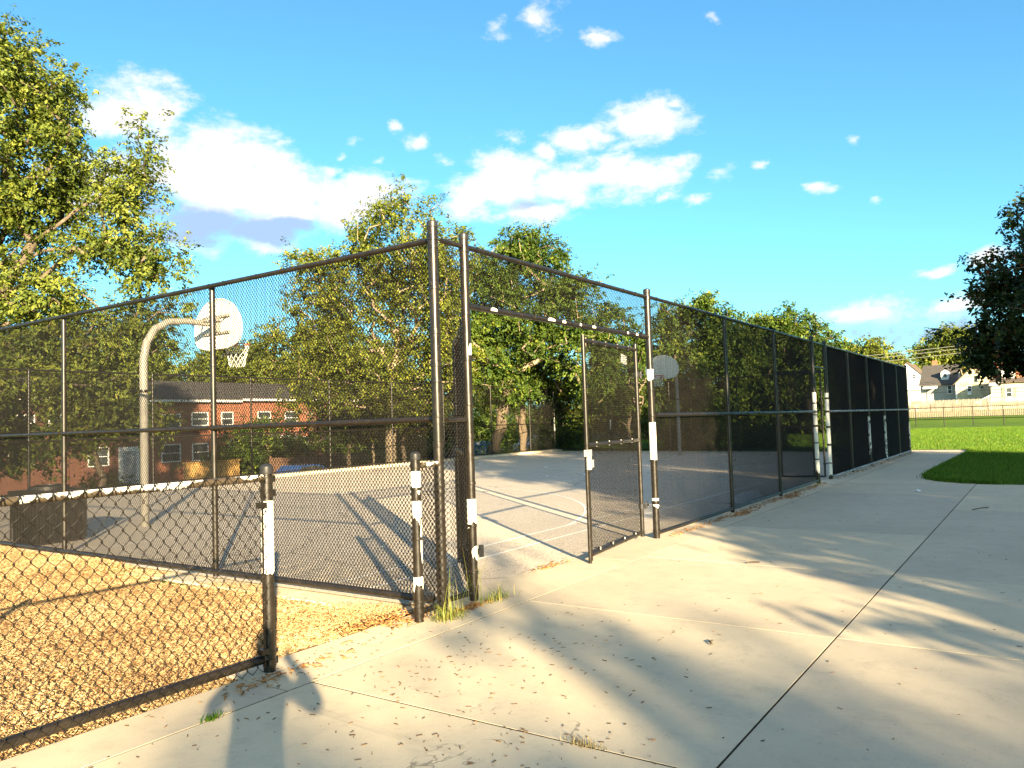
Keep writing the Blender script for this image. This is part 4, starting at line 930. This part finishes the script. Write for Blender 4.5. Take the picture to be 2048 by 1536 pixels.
tree('maple_tree', 'dark leafy tree inside the shade right of the far hoop', (44.5, 12.6, gz_(44.5, 12.6)), (44.5, 12.5, 3.0),
     [(44.5, 12.5, 5.6, 2.2, 2.6, 2.0), (44.8, 10.4, 4.2, 1.8, 2.0, 2.0), (44.3, 14.6, 4.4, 1.8, 2.0, 1.8), (44.5, 12.5, 2.6, 2.4, 3.4, 1.4)], .2, 380, 125, .2, 'leaf_green', 106, 'bark', GT)
tree('maple_tree', 'rounded distant tree over the path fence between its line posts', (70.5, 20.4, gz_(70.5, 20.4)), (70.5, 20.2, 4.5),
     [(70.3, 20.6, 8.0, 2.8, 2.6, 2.4), (71.4, 18.6, 7.0, 2.4, 2.4, 1.9), (70.5, 20.2, 4.6, 3.2, 4.0, 2.4)], .25, 210, 75, .26, 'leaf_yellowgreen', 107, 'bark', GT, cl_sig=.5)
def far_tree(label, k, x, y, lobes, mat, seed, cs):
    z = gz_(x * k, y * k); f = lambda v: 1.5 + (v - 1.5) * k
    tree('maple_tree', label, (x * k, y * k, z), (x * k, y * k, f(5)), [(a * k, b_ * k, f(c), r1 * k, r2 * k, r3 * k) for a, b_, c, r1, r2, r3 in lobes], .4, 300, 110, .42 * k, mat, seed, 'bark', GT, cl_sig=cs * k)
far_tree('broad yellow green tree over the far end of the path fence', 1.2, 129, 22, [(129.4, 22.8, 9.4, 4.0, 4.2, 3.2), (131.5, 18.6, 8.0, 3.2, 3.2, 2.4), (127.4, 26.4, 8.4, 3.2, 3.4, 2.4), (129, 22, 5.4, 4.2, 7, 2.8)], 'leaf_yellowgreen', 108, .7)
far_tree('tall green tree behind the white gabled house', 1.32, 126, 11.3, [(125.6, 10.6, 10.6, 3.2, 3.2, 2.7), (124.6, 13.4, 9.0, 2.6, 2.4, 2.2), (127, 8.0, 9.4, 2.8, 2.8, 2.2), (126, 11, 6.0, 3.6, 4.6, 2.4)], 'leaf_olive', 109, .65)
tree('oak_tree', 'dark pin oak with a few red leaves hanging in at the right edge', (25.4, -1.7, gz_(25.4, -1.7)), (25.4, -1.7, 6.6),
     [(25.2, -1.3, 6.4, 1.9, 2.0, 1.5), (24.6, -.6, 5.2, 1.9, 2.0, 1.2), (24.1, .2, 4.1, 1.6, 1.75, .9), (24.4, .1, 3.1, 1.7, 1.85, .75), (25.2, -1.6, 8.4, 1.2, 1.3, 1.3), (25.6, -2.6, 5.0, 2.4, 2.4, 2.2), (24.2, -.6, 2.55, 1.4, 1.2, .35), (23.6, 1.0, 3.35, 1.0, 1.15, .45), (24.0, .8, 2.75, 1.2, 1.2, .35), (23.8, .6, 4.6, 1.1, 1.2, .7)],
     .22, 520, 95, .13, 'leaf_oak', 110, 'bark', GT, cl_sig=.26, lw=.6)
# sapling with pale forked trunk
tree('sapling', 'bare pale forked sapling seen through the mesh of the near gate', (35.2, 16.6, gz_(35.2, 16.6)), (35.2, 16.6, 1.9),
     [(35.2, 16.6, 3.0, .5, .6, .9)], .07, 26, 3, .10, 'leaf_olive', 111, 'pale_bark', GT)
tree('sapling', 'thin straight pale sapling left of the white patched post', (26.9, 26.5, gz_(26.9, 26.5)), (26.9, 26.5, 2.2), [(26.9, 26.5, 3.0, .6, .6, .8)], .07, 26, 20, .12, 'leaf_yellowgreen', 112, 'pale_bark', GT)
for i, (x, y, r_, lab) in enumerate([(26.5, 60, 5.0, 'sunlit tree top rising behind the brick houses left of the hoop'), (35, 62, 5.0, 'sunlit tree top rising behind the brick houses, right of the first hoop'), (45, 60, 5.2, 'broad tree crown behind the brick houses and the loose maple'), (16, 58, 5, 'tree crown behind the leftmost brick house'), (56, 58, 5.5, 'tree crown far behind the corner posts')]):
    z = gz_(x, y); tree('maple_tree', lab, (x, y, z), (x, y, z + 6), [(x, y, z + 8.6, r_, r_ * .8, 2.6), (x + 2, y - 1, z + 6.6, r_ * .9, r_ * .7, 2.4), (x - 2.4, y, z + 7.2, r_ * .9, r_ * .7, 2.4)], .3, 260, 110, .34, 'leaf_yellowgreen' if i % 2 == 0 else 'leaf_olive', 120 + i, 'bark', GT, cl_sig=.6)
# mid-height trees and shrubs beyond the far fence
for i, (x, y, s_, lab, mt) in enumerate([(12.9, 24.6, 1.0, 'young green tree behind the far fence, left of the bent hoop pole', 'leaf_olive'), (26.6, 27.8, 1.1, 'young green tree beyond the far fence under the loose maple', 'leaf_green'), (27.6, 25.2, 1.1, 'bushy young tree beyond the far fence behind the corner posts', 'leaf_yellowgreen'), (37.5, 22.5, 1.2, 'bushy young tree at the far corner of the court', 'leaf_olive'), (38.2, 18.6, 1.25, 'bushy young tree beyond the end fence behind the near gate leaf', 'leaf_green'), (12.0, 29.5, 1.1, 'young tree in front of the leftmost brick house', 'leaf_olive')]):
    z = gz_(x, y); tree('young_tree', lab, (x, y, z), (x, y, z + 2.2 * s_), [(x, y, z + 3.3 * s_, 1.5 * s_, 1.5 * s_, 1.2 * s_), (x + .6, y - .5, z + 2.3 * s_, 1.3 * s_, 1.3 * s_, .9 * s_), (x - .7, y + .4, z + 2.2 * s_, 1.2 * s_, 1.2 * s_, .9 * s_)], .11, 130, 85, .15, mt, 140 + i, 'bark', 'young trees beyond the far fence', cl_sig=.3)
for i, (x, y, rx, rz_, lab, mt) in enumerate([(36.2, 21.5, 1.6, 1.5, 'dark shrub at the far court corner', 'leaf_green'), (36.5, 14.2, 1.5, 1.6, 'dark shrub behind the far hoop pole', 'leaf_green'), (36.0, 11.0, 1.2, .9, 'low shrub beyond the end fence', 'leaf_green'), (48, 18.5, 2.4, 2.0, 'wide shrub on the grass beyond the end fence', 'leaf_olive'), (22.4, 29.5, .5, .4, 'small yellow flowering shrub before the brick houses', 'leaf_yellowgreen'), (17.6, 33, 1.4, 1.3, 'shrub in front of the brick houses near the bent pole', 'leaf_olive'), (34.5, 33, 2.2, 2.0, 'round shrub between the brown fence and the corner posts', 'leaf_olive'), (40, 27, 2.4, 2.4, 'big shrub beyond the far corner', 'leaf_green')]):
    shrub('shrub', lab, (x, y, gz_(x, y)), (rx, rx, rz_), 5200, .16, mt, 160 + i, 'shrubs beyond the court')
for i, (x, y, h_, mt) in enumerate([(36, 46, 4.2, 'leaf_green'), (44, 42, 4.6, 'leaf_olive'), (51, 39, 4.4, 'leaf_green'), (58, 37, 5, 'leaf_green'), (62, 32, 5, 'leaf_olive'), (66, 27.5, 4.8, 'leaf_green'), (68, 23.5, 4.6, 'leaf_green'), (64, 17.5, 4.2, 'leaf_olive'), (62, 13.8, 3.8, 'leaf_green'), (57, 25, 4.4, 'leaf_olive')]):
    z = gz_(x, y); WH = ['left of', 'just left of', 'right behind', 'just right of', 'past', 'well past', 'far past', 'furthest past', 'at the open end past', 'in front of the row near']
    tree('thicket_tree', 'low dense thicket tree ' + WH[i] + ' the double trunk', (x, y, z), (x, y, z + 1.5), [(x, y, z + h_ * .62, 3.0, 3.0, h_ * .38), (x + 1.5, y - 1.5, z + h_ * .3, 2.6, 2.6, h_ * .3), (x - 1.5, y + 1.2, z + h_ * .3, 2.6, 2.6, h_ * .3)], .16, 150, 95, .26, mt, 210 + i, 'bark', 'thicket beyond the court', cl_sig=.5)
# trees behind the photographer: their shade falls on the path, fence and court
def shade_tree(label, p, s, lobes, nt_, per_, leaf, seed, tr=.22, name='street_tree', cs=.4):
    x, y = ps(p, s); Lb = []
    for (q, dz, r_, rz_) in lobes: a_, b_ = ps(q, s); Lb.append((a_, b_, dz, r_, r_, rz_))
    tree(name, label, (x, y, -.05), (x, y, max(l[1] for l in lobes) * .7), Lb, tr, nt_, per_, leaf, 'leaf_green', seed, 'bark', GT, cl_sig=cs)
shade_tree('street tree behind the viewer whose shade falls along the path', 8.4, -9, [(8.6, 9, 3.0, 4.5), (8.9, 4.6, 3.4, 2.6), (6.6, 3.4, 2.3, 1.7), (9.5, 2.6, 3.0, 1.4)], 520, 90, .26, 180)
shade_tree('street tree to the right behind the viewer', 14.6, -8, [(14.6, 9, 3.2, 4.6), (14.4, 4.4, 3.5, 2.8), (14.8, 2.4, 3.0, 1.2)], 560, 95, .26, 181)
shade_tree('street tree on the right lawn out of view', 19.6, -4, [(19.6, 8.0, 2.8, 4.0), (19.4, 4.0, 3.2, 2.6)], 480, 95, .26, 182)
shade_tree('slim sparse tree directly behind the viewer', 1.7, -20, [(1.5, 6.3, .5, 1.1), (2.1, 7.4, .4, .9)], 13, 17, .2, 190, .09, 'slim_tree', .26)
shade_tree('tall loose tree far behind the viewer', 3.4, -36, [(4.4, 10.1, 1.1, .6), (3.1, 9.9, 1.1, .42), (1.7, 10.1, .9, .45), (.9, 9.9, .7, .4), (.3, 10.2, .6, .4)], 38, 40, .24, 191, .14, 'slim_tree', .34)

# ------------------------------------------------------------------ buildings
def window(parent, x, y, w, h, z, face, frame='white_trim', sash=True, depth=.06):
    # centre (x,y,z) on wall; face '-y' or '-x'
    t = .07; f = MB(); g_ = MB()
    def bx(mb, a0, a1, b0, b1, d0, d1):
        if face == '-y': mb.box(x + a0, x + a1, y - d1, y - d0, z + b0, z + b1)
        else: mb.box(x - d1, x - d0, y + a0, y + a1, z + b0, z + b1)
    for a0, a1, b0, b1 in ((-w / 2 - t, -w / 2, -h / 2 - t, h / 2 + t), (w / 2, w / 2 + t, -h / 2 - t, h / 2 + t), (-w / 2, w / 2, h / 2, h / 2 + t), (-w / 2, w / 2, -h / 2 - t, -h / 2)): bx(f, a0, a1, b0, b1, -.02, depth)
    if sash: bx(f, -w / 2, w / 2, -.025, .025, -.02, .04)
    fo = part('window', f, frame, parent, smooth_=False); bx(g_, -w / 2, w / 2, -h / 2, h / 2, .004, .014); part('pane', g_, 'glass', fo, smooth_=False); return fo
def gable_walls(mb, x0, x1, y0, y1, zb, ze, zr, axis):
    if axis == 'x': ym = (y0 + y1) / 2; mb.prism([(y0, zb), (y1, zb), (y1, ze), (ym, zr), (y0, ze)], 0, x0, x1)
    else: xm = (x0 + x1) / 2; mb.prism([(x0, zb), (x1, zb), (x1, ze), (xm, zr), (x0, ze)], 1, y0, y1)
def gable_roof(mb, x0, x1, y0, y1, ze, zr, axis, ov=.25, th=.12, up_=.01):
    if axis == 'x': a0, a1, l0, l1 = y0, y1, x0, x1
    else: a0, a1, l0, l1 = x0, x1, y0, y1
    m = (a0 + a1) / 2; sl = (zr - ze) / (m - a0); e = ze - ov * sl
    poly = [(a0 - ov, e + up_), (m, zr + up_), (a1 + ov, e + up_), (a1 + ov, e + up_ + th), (m, zr + up_ + th), (a0 - ov, e + up_ + th)]
    mb.prism(poly, 0 if axis == 'x' else 1, l0 - .15, l1 + .15)
GB = 'brick houses beyond the court'
def rowhouse(label, x0, x1, wins, mat, roof='dark_roof', ze=3.9, zr=5.3, door=None, porch=None, y=50.0):
    t = thing('brick_house', label, 'house', ((x0 + x1) / 2, y + 4, -2), group=GB); ox, oy, oz = t.location
    def sh(mb): mb.v = [(a - ox, b_ - oy, c - oz) for a, b_, c in mb.v]; return mb
    b = MB(); gable_walls(b, x0 + .01, x1 - .01, y, y + 8, -2.2, ze, zr, 'x' if False else 'yy'[0]) if False else b.box(x0 + .01, x1 - .01, y, y + 8, -2.2, ze)
    part('wall', sh(b), mat, t, smooth_=False)
    b = MB(); xm = y + 4
    b.prism([(y - .35, ze - .02), (xm, zr), (y + 8.35, ze - .02), (y + 8.35, ze + .14), (xm, zr + .16), (y - .35, ze + .14)], 0, x0 + .02, x1 - .02); ro = part('roof', sh(b), roof, t, smooth_=False)
    b = MB(); b.box(x0 + .03, x1 - .03, y - .42, y - .36, ze - .10, ze + .06); part('gutter', sh(b), 'white_trim', ro, smooth_=False)
    for (wx, wz, ww, wh) in wins:
        window(t, wx - ox, y - oy, ww, wh, wz - oz, '-y')
    if door:
        b = MB(); dx = door; b.box(dx - .7, dx + .7, y - .06, y, -1.9, .75); f = part('door', sh(b), 'white_trim', t, smooth_=False)
        b = MB(); b.box(dx - .42, dx + .42, y - .09, y - .062, -1.8, .45); part('door_leaf', sh(b), 'grey_trim', f, smooth_=False)
    if porch:
        p0, p1 = porch; b = MB(); b.box(p0, p1, y - 1.6, y - .002, .95, 1.15)
        for q in (p0 + .1, p1 - .1): b.box(q - .06, q + .06, y - 1.5, y - 1.38, -2.0, .95)
        part('porch', sh(b), 'white_trim', t, smooth_=False)
        b = MB()
        for k in range(int((p1 - p0) / .14)): b.box(p0 + .1 + k * .14, p0 + .14 + k * .14, y - 1.46, y - 1.42, -1.5, -.7)
        b.box(p0, p1, y - 1.47, y - 1.41, -.7, -.62); part('railing', sh(b), 'white_trim', t, smooth_=False)
    return t
rowhouse('leftmost brick house with one wide white window low behind the bin', 14.5, 24.4, [(21.7, .42, 1.3, 1.1), (19.2, .42, 1.2, 1.1), (21.7, 2.4, 1.3, .9), (18.7, 2.4, 1.2, .9), (23.6, 2.4, .7, .9)], 'brick')
rowhouse('narrow dark brick house behind the bent hoop pole', 24.4, 29.2, [(26.2, .2, 1.2, 1.1), (26.4, 2.4, 1.2, .9), (28.2, 2.4, .8, .9)], 'brick', door=28.2)
rowhouse('orange red brick house with two rows of white windows right of the hoop pole', 29.2, 36.8, [(31.2, .18, 1.3, 1.1), (33.45, .15, 1.15, 1.1), (31.2, 2.4, 1.3, .85), (33.45, 2.5, 1.2, .85), (35.7, 2.5, .9, .85), (36.1, .5, .6, .7)], 'orange_brick', ze=3.8)
rowhouse('brick house with a white porch and door frame behind the low fence post', 36.8, 43.6, [(38.0, .4, .6, .8), (39.0, 2.5, 1.1, .9), (41.6, 2.5, 1.1, .9), (43.0, .3, .6, 1.2)], 'orange_brick', door=41.2, porch=(37.2, 40.9))
rowhouse('brick house half hidden by the loose maple', 43.6, 52.4, [(45.6, .2, 1.1, 1.0), (48.2, .2, 1.2, 1.0), (46, 2.5, 1.1, .9), (49.6, 2.5, 1.1, .9)], 'brick', door=50.6)
rowhouse('rightmost brick house behind the corner posts', 52.4, 61, [(54.6, .2, 1.1, 1.0), (58.2, .2, 1.2, 1.0), (55, 2.5, 1.1, .9), (58.6, 2.5, 1.1, .9)], 'brick', door=56.6)
b = MB(); b.box(-1.9, 1.9, -.15, .15, 0, 1.5); b.box(-2.0, 2.0, -.2, .2, 1.5, 1.58)
tag(part('garden_wall', b, 'ochre_render', None, (30.3, 44.0, -1.86), False), 'low ochre wall before the orange brick house', 'wall')
bf = thing('board_fence', 'brown board fence beyond the court, left of the patched low post', 'fence', (35.2, 38, -1.85))
b = MB()
for k in range(52): b.box(-5.2 + k * .2, -5.2 + k * .2 + .185, -.015, .015, .02, 1.72 + .02 * math.sin(k * 7))
part('boards', b, 'brown_boards', bf, smooth_=False)
for k in range(5): b = MB(); b.box(-5.1 + k * 2.55 - .05, -5.1 + k * 2.55 + .05, .016, .11, 0, 1.85); part('post', b, 'brown_boards', bf, smooth_=False)
def car(label, loc, rz, mat, van=False):
    t = thing('parked_car', label, 'car', loc, rz, 'cars parked beyond the court')
    low = [(-2.15, .30), (2.15, .30), (2.2, .55), (2.1, .78), (1.2, .92), (-1.9, .95), (-2.2, .80), (-2.22, .5)]
    b = MB(); b.prism(low, 1, -.86, .86)
    hi = [(-1.85, .93), (1.05, .91), (.35, 1.42), (-.2, 1.50), (-1.2, 1.48)] if not van else [(-2.1, .93), (1.3, .91), (.8, 1.7), (.2, 1.82), (-2.05, 1.78)]
    vs = [(x, s * (.80 - (z - .9) * .28), z) for s in (-1, 1) for x, z in hi]; n = len(hi)
    b.add(vs, [tuple(range(n)), tuple(range(2 * n - 1, n - 1, -1))] + [(i, (i + 1) % n, n + (i + 1) % n, n + i) for i in range(n)])
    bd = part('body', b, mat, t)
    m = bd.modifiers.new('bevel', 'BEVEL'); m.width = .05; m.segments = 2; m.limit_method = 'ANGLE'
    cx = sum(p[0] for p in hi) / n
    for s in (-1, 1):
        b = MB(); q = [(cx + (x - cx) * .84, z) for x, z in hi]; q = [(x, 1.0 + (z - .95) * .78) for x, z in q]
        b.add([(x, s * (.815 - (z - .9) * .28), z) for x, z in q], [tuple(range(n))]); part('side_window', b, 'glass', t, smooth_=False)
    b = MB(); z1 = hi[2][1]; b.add([(hi[1][0] + .005, -.70, .97), (hi[1][0] + .005, .70, .97), (hi[2][0] + .04, .60, z1 - .05), (hi[2][0] + .04, -.60, z1 - .05)], [(0, 1, 2, 3)])
    b.v = [(x + .02, y, z + .01) for x, y, z in b.v]; part('windscreen', b, 'glass', t, smooth_=False)
    for x in (-1.35, 1.4):
        for s in (-1, 1):
            b = MB(); b.tube([(x, s * .70, .32), (x, s * .88, .32)], .32, 18); w = part('wheel', b, 'tyre', t); b = MB(); b.tube([(x, s * .87, .32), (x, s * .89, .32)], .2, 14); part('rim', b, 'galvanised', w)
    for s in (-1, 1): b = MB(); b.box(2.12, 2.20, s * .62 - .16, s * .62 + .16, .62, .76); part('headlight', b, 'white_sheet', t)
    return t
car('blue parked car beyond the far fence, right of the low fence post', (27.0, 31.2, -1.74), R(4), 'car_blue')
car('white parked car behind the far fence near the double trunk', (47.5, 30.5, gz_(47.5, 30.5)), R(8), 'car_white')
car('grey parked van between the tree trunks beyond the far fence', (41.5, 31.2, gz_(41.5, 31.2)), R(3), 'car_grey', True)
b = MB(); rgx = np.linspace(-40, 90, 66)
vs = []
for x in rgx: vs += [(x, 35.4, gz_(x, 35.4) + .03), (x, 41.5, gz_(x, 41.5) + .03)]
b.add(vs, [(2 * i, 2 * i + 2, 2 * i + 3, 2 * i + 1) for i in range(len(rgx) - 1)]); 
mottled('road_asphalt', (.05, .05, .05), (.085, .08, .075), 6, .9); struct('road', b, 'road_asphalt')

# houses on the right rise
GR = 'houses on the rise at the right'
def house(label, x0, x1, y0, y1, zb, ze, zr, axis, wall, roof):
    t = thing('house', label, 'house', ((x0 + x1) / 2, (y0 + y1) / 2, zb), group=GR); ox, oy, oz = t.location
    def sh(mb): mb.v = [(a - ox, b_ - oy, c - oz) for a, b_, c in mb.v]; return mb
    b = MB(); gable_walls(b, x0, x1, y0, y1, zb - .3, ze, zr, axis); part('wall', sh(b), wall, t, smooth_=False)
    b = MB(); gable_roof(b, x0, x1, y0, y1, ze, zr, axis); ro = part('roof', sh(b), roof, t, smooth_=False)
    return t, ro, sh, (ox, oy, oz)
t, ro, sh, o3 = house('tall white gabled house next to the end of the path fence', 128, 137, 14.5, 19.2, 1.2, 6.1, 8.45, 'x', 'white_siding', 'brown_roof')
window(t, 128 - o3[0], 16.0 - o3[1], .4, .55, 6.4 - o3[2], '-x'); window(t, 128 - o3[0], 17.8 - o3[1], .7, 1.0, 3.4 - o3[2], '-x')
b = MB(); b.box(125.4, 127.98, 14.55, 17.8, 4.35, 4.5); b.box(125.45, 125.57, 14.6, 14.72, 1.2, 4.35); b.box(125.45, 125.57, 17.6, 17.72, 1.2, 4.35); b.box(125.5, 125.55, 14.8, 17.5, 3.5, 4.2); part('porch', sh(b), 'white_trim', t, smooth_=False)
t, ro, sh, o3 = house('grey house with a dark roof, white dormer and white awning', 108, 118, 9.05, 12.85, 1.2, 4.5, 7.0, 'y', 'grey_siding', 'dark_roof')
b = MB(); gable_walls(b, 108.9, 112.2, 9.8, 10.65, 5.0, 5.95, 6.3, 'x'); dm = part('dormer', sh(b), 'white_siding', ro, smooth_=False)
window(t, 108.9 - o3[0], 10.2 - o3[1], .25, .35, 5.6 - o3[2], '-x', 'slate_siding', False, .03)
window(t, 108 - o3[0], 9.7 - o3[1], .36, .9, 3.8 - o3[2], '-x')
b = MB(); b.prism([(106.9, 4.0), (107.99, 4.30), (107.99, 4.38), (106.9, 4.12)], 1, 10.95, 12.5); part('awning', sh(b), 'white_trim', t, smooth_=False)
b = MB(); b.box(107.94, 107.99, 11.6, 12.2, 1.9, 3.9); part('door', sh(b), 'slate_siding', t, smooth_=False)
b = MB(); b.box(107.92, 107.985, 9.06, 9.16, 1.2, 4.4); part('downpipe', sh(b), 'white_trim', t, smooth_=False)
t, ro, sh, o3 = house('cream gabled house in the centre of the rise with a window unit', 106, 114, 4.45, 8.9, 1.2, 4.45, 6.7, 'x', 'cream_brick', 'brown_roof')
window(t, 106 - o3[0], 7.5 - o3[1], .36, .62, 3.80 - o3[2], '-x')
b = MB(); b.box(105.6, 105.93, 7.3, 7.7, 3.05, 3.35); part('air_conditioner', sh(b), 'white_trim', t, smooth_=False)
b = MB(); b.box(105.9, 105.985, 8.78, 8.88, 1.2, 4.3); part('downpipe', sh(b), 'white_trim', t, smooth_=False)
b = MB(); b.box(105.7, 105.99, 6.35, 6.6, 4.6, 5.3); part('vent', sh(b), 'grey_trim', t, smooth_=False)
t, ro, sh, o3 = house('low cream house with shuttered window at the right edge', 103, 105.95, -6, 5.2, 1.2, 4.2, 4.6, 'y', 'cream_brick', 'brown_roof')
w_ = window(t, 103 - o3[0], 3.5 - o3[1], .50, .98, 3.1 - o3[2], '-x')
for yy in (3.0, 4.0): b = MB(); b.box(102.94, 102.995, yy - .16, yy + .16, 2.6, 3.65); part('shutter', sh(b), 'old_picket', t, smooth_=False)
b = MB(); b.prism([(102.0, 3.9), (102.99, 4.25), (102.99, 4.32), (102.0, 4.0)], 1, 4.3, 5.3); part('awning', sh(b), 'white_trim', t, smooth_=False)
t, ro, sh, o3 = house('red brick house behind the cream ones with a white dormer', 125, 133, 2.2, 7.2, 1.2, 5.4, 7.8, 'x', 'orange_brick', 'brown_roof')
b = MB(); gable_walls(b, 122.9, 126, 3.4, 5.3, 5.0, 6.5, 7.0, 'x'); part('dormer', sh(b), 'white_siding', ro, smooth_=False)
t, ro, sh, o3 = house('brown roofed house with a brick chimney behind the grey one', 138.4, 146, 11.1, 14.5, 1.2, 6.4, 8.3, 'y', 'cream_siding', 'brown_roof')
b = MB(); b.box(138.0, 138.36, 13.9, 14.6, 1.2, 9.1); part('chimney', sh(b), 'orange_brick', t, smooth_=False)
# picket fences, metal fence, stairs, wires
pf = thing('picket_fence', 'long tan wooden picket fence on the grassy rise', 'fence', (88, 6, .68))
b = MB(); yy = -8.0; k = 0
while yy < 26: b.box(-.012, .012, yy - 6, yy - 6 + .105, .03, 1.34 + .03 * math.sin(k * 5.1)); yy += .158; k += 1
part('pickets', b, 'picket_wood', pf, smooth_=False)
for z in (.35, 1.05): b = MB(); b.box(.013, .05, -14, 20, z, z + .09); part('rail', b, 'picket_wood', pf, smooth_=False)
for k in range(14): b = MB(); b.box(.051, .15, -13.5 + k * 2.45, -13.4 + k * 2.45, 0, 1.4); part('post', b, 'picket_wood', pf, smooth_=False)
pf2 = thing('picket_fence', 'paler picket fence close to the houses behind the tan one', 'fence', (100, 9, 1.25))
b = MB(); yy = 5.4; k = 0
while yy < 19: b.box(-.012, .012, yy - 9, yy - 9 + .10, .03, 1.24 + .03 * math.sin(k * 4.3)); yy += .15; k += 1
part('pickets', b, 'old_picket', pf2, smooth_=False)
for z in (.3, .95): b = MB(); b.box(.013, .05, -3.6, 10, z, z + .09); part('rail', b, 'old_picket', pf2, smooth_=False)
mf = thing('metal_fence', 'thin black post and rail fence crossing the lawn below the picket fence', 'fence', (78, 6, -.06))
for k in range(14): b = MB(); b.tube([(0, -14 + k * 2.22 + .05, 0), (0, -14 + k * 2.22 + .05, 1.72)], .036, 8); part('post', b, 'wire', mf)
for z in (1.68, .66): b = MB(); b.tube([(0, -14, z), (0, 16, z)], .03, 8); part('rail', b, 'wire', mf)
st = thing('steps', 'white stair with railing at the cream gabled house', 'stairs', (101.5, 5.8, 1.2))
b = MB()
for k in range(5): b.box(0, 1.0, .9 - k * .32 - .32, .9 - k * .32, -.2, .18 + k * .16)
part('treads', b, 'grey_trim', st, smooth_=False)
b = MB()
for k in range(12): y_ = .85 - k * .14; z_ = .1 + k * .07; b.box(-.03, 0, y_ - .02, y_ + .02, max(0, z_ - .05), z_ + .85)
b.prism([(.9, .85), (-.75, 1.68), (-.75, 1.76), (.9, .93)], 0, -.06, -.002); part('railing', b, 'white_trim', st, smooth_=False)
rt = thing('garden_table', 'small red garden table on the white house porch', 'table', (105.5, 13.1, 1.2))
b = MB(); b.box(-.4, .4, -.45, .45, .95, 1.35); part('top', b, 'red_plastic', rt, smooth_=False)
b = MB(); [b.box(sx * .33 - .03, sx * .33 + .03, sy * .36 - .03, sy * .36 + .03, 0, .95) for sx in (-1, 1) for sy in (-1, 1)]; part('frame', b, 'white_trim', rt, smooth_=False)
for i, (z, lab) in enumerate([(8.55, 'topmost power line before the far trees'), (8.2, 'middle power line before the far trees'), (7.75, 'lowest power line before the far trees')]):
    b = MB(); b.tube([(100 + .3 * i, 34 - 54 * q / 24, z - .5 * math.sin(math.pi * ((q / 24 * 2.0) % 1))) for q in range(25)], .022, 5); tag(part('power_line', b, 'galvanised', None), lab, 'wire', 'overhead wires')
for i, (z0, z1, lab) in enumerate([(4.1, 4.3, 'upper dark cable crossing the cream houses'), (3.35, 3.8, 'lower dark cable crossing the cream houses')]):
    b = MB(); b.tube([(100.6 + .2 * i, 12 - 18 * q / 12, z0 + (z1 - z0) * q / 12 - .1 * math.sin(math.pi * q / 12)) for q in range(13)], .02, 5); tag(part('overhead_cable', b, 'black_plastic', None), lab, 'wire', 'overhead wires')

# ------------------------------------------------------------------ the photographer, whose shadow falls by the low fence post
def person(label, loc, rz):
    J = [(0, 0, .95, .135), (0, 0, 1.12, .125), (0, 0, 1.30, .145), (0, 0, 1.42, .12), (0, 0, 1.50, .055), (.02, 0, 1.58, .075), (.02, 0, 1.68, .088), (.0, 0, 1.745, .06)]
    E = [(i, i + 1) for i in range(7)]
    def chain(start, pts):
        last = start
        for p in pts: J.append(p); E.append((last, len(J) - 1)); last = len(J) - 1
        return last
    for s in (-1, 1):
        chain(0, [(0, s * .10, .88, .09), (.02, s * .11, .50, .062), (-.01, s * .12, .12, .042), (.01, s * .12, .05, .04), (.15, s * .13, .03, .03)])
        h = chain(3, [(0, s * .17, 1.40, .06), (.10, s * .30, 1.27, .045), (.26, s * .19, 1.36, .038), (.34, s * .07, 1.44, .028), (.37, s * .06, 1.47, .026)])
        for k in range(4): chain(h, [(.40 + .004 * k, s * (.05 - .006 * k), 1.50 - .022 * k, .009), (.425, s * (.035 - .004 * k), 1.50 - .022 * k, .008)])
        chain(h, [(.375, s * .03, 1.445, .010), (.39, s * .015, 1.435, .009)])
    me = bpy.data.meshes.new('person'); me.from_pydata([j[:3] for j in J], E, []); o = bpy.data.objects.new('person', me); COL.objects.link(o)
    m = o.modifiers.new('skin', 'SKIN'); sv = me.skin_vertices[0].data
    for i, j in enumerate(J): sv[i].radius = (j[3], j[3]); sv[i].use_root = i == 0
    m.use_smooth_shade = True; d = o.modifiers.new('sub', 'SUBSURF'); d.levels = d.render_levels = 2
    me.materials.append(M['cloth']); o.location = loc; o.rotation_euler = (0, 0, rz); return tag(o, label, 'person')
person('standing person in dark clothes with both hands raised to take the picture', (-.42, -.30, 0), R(35))
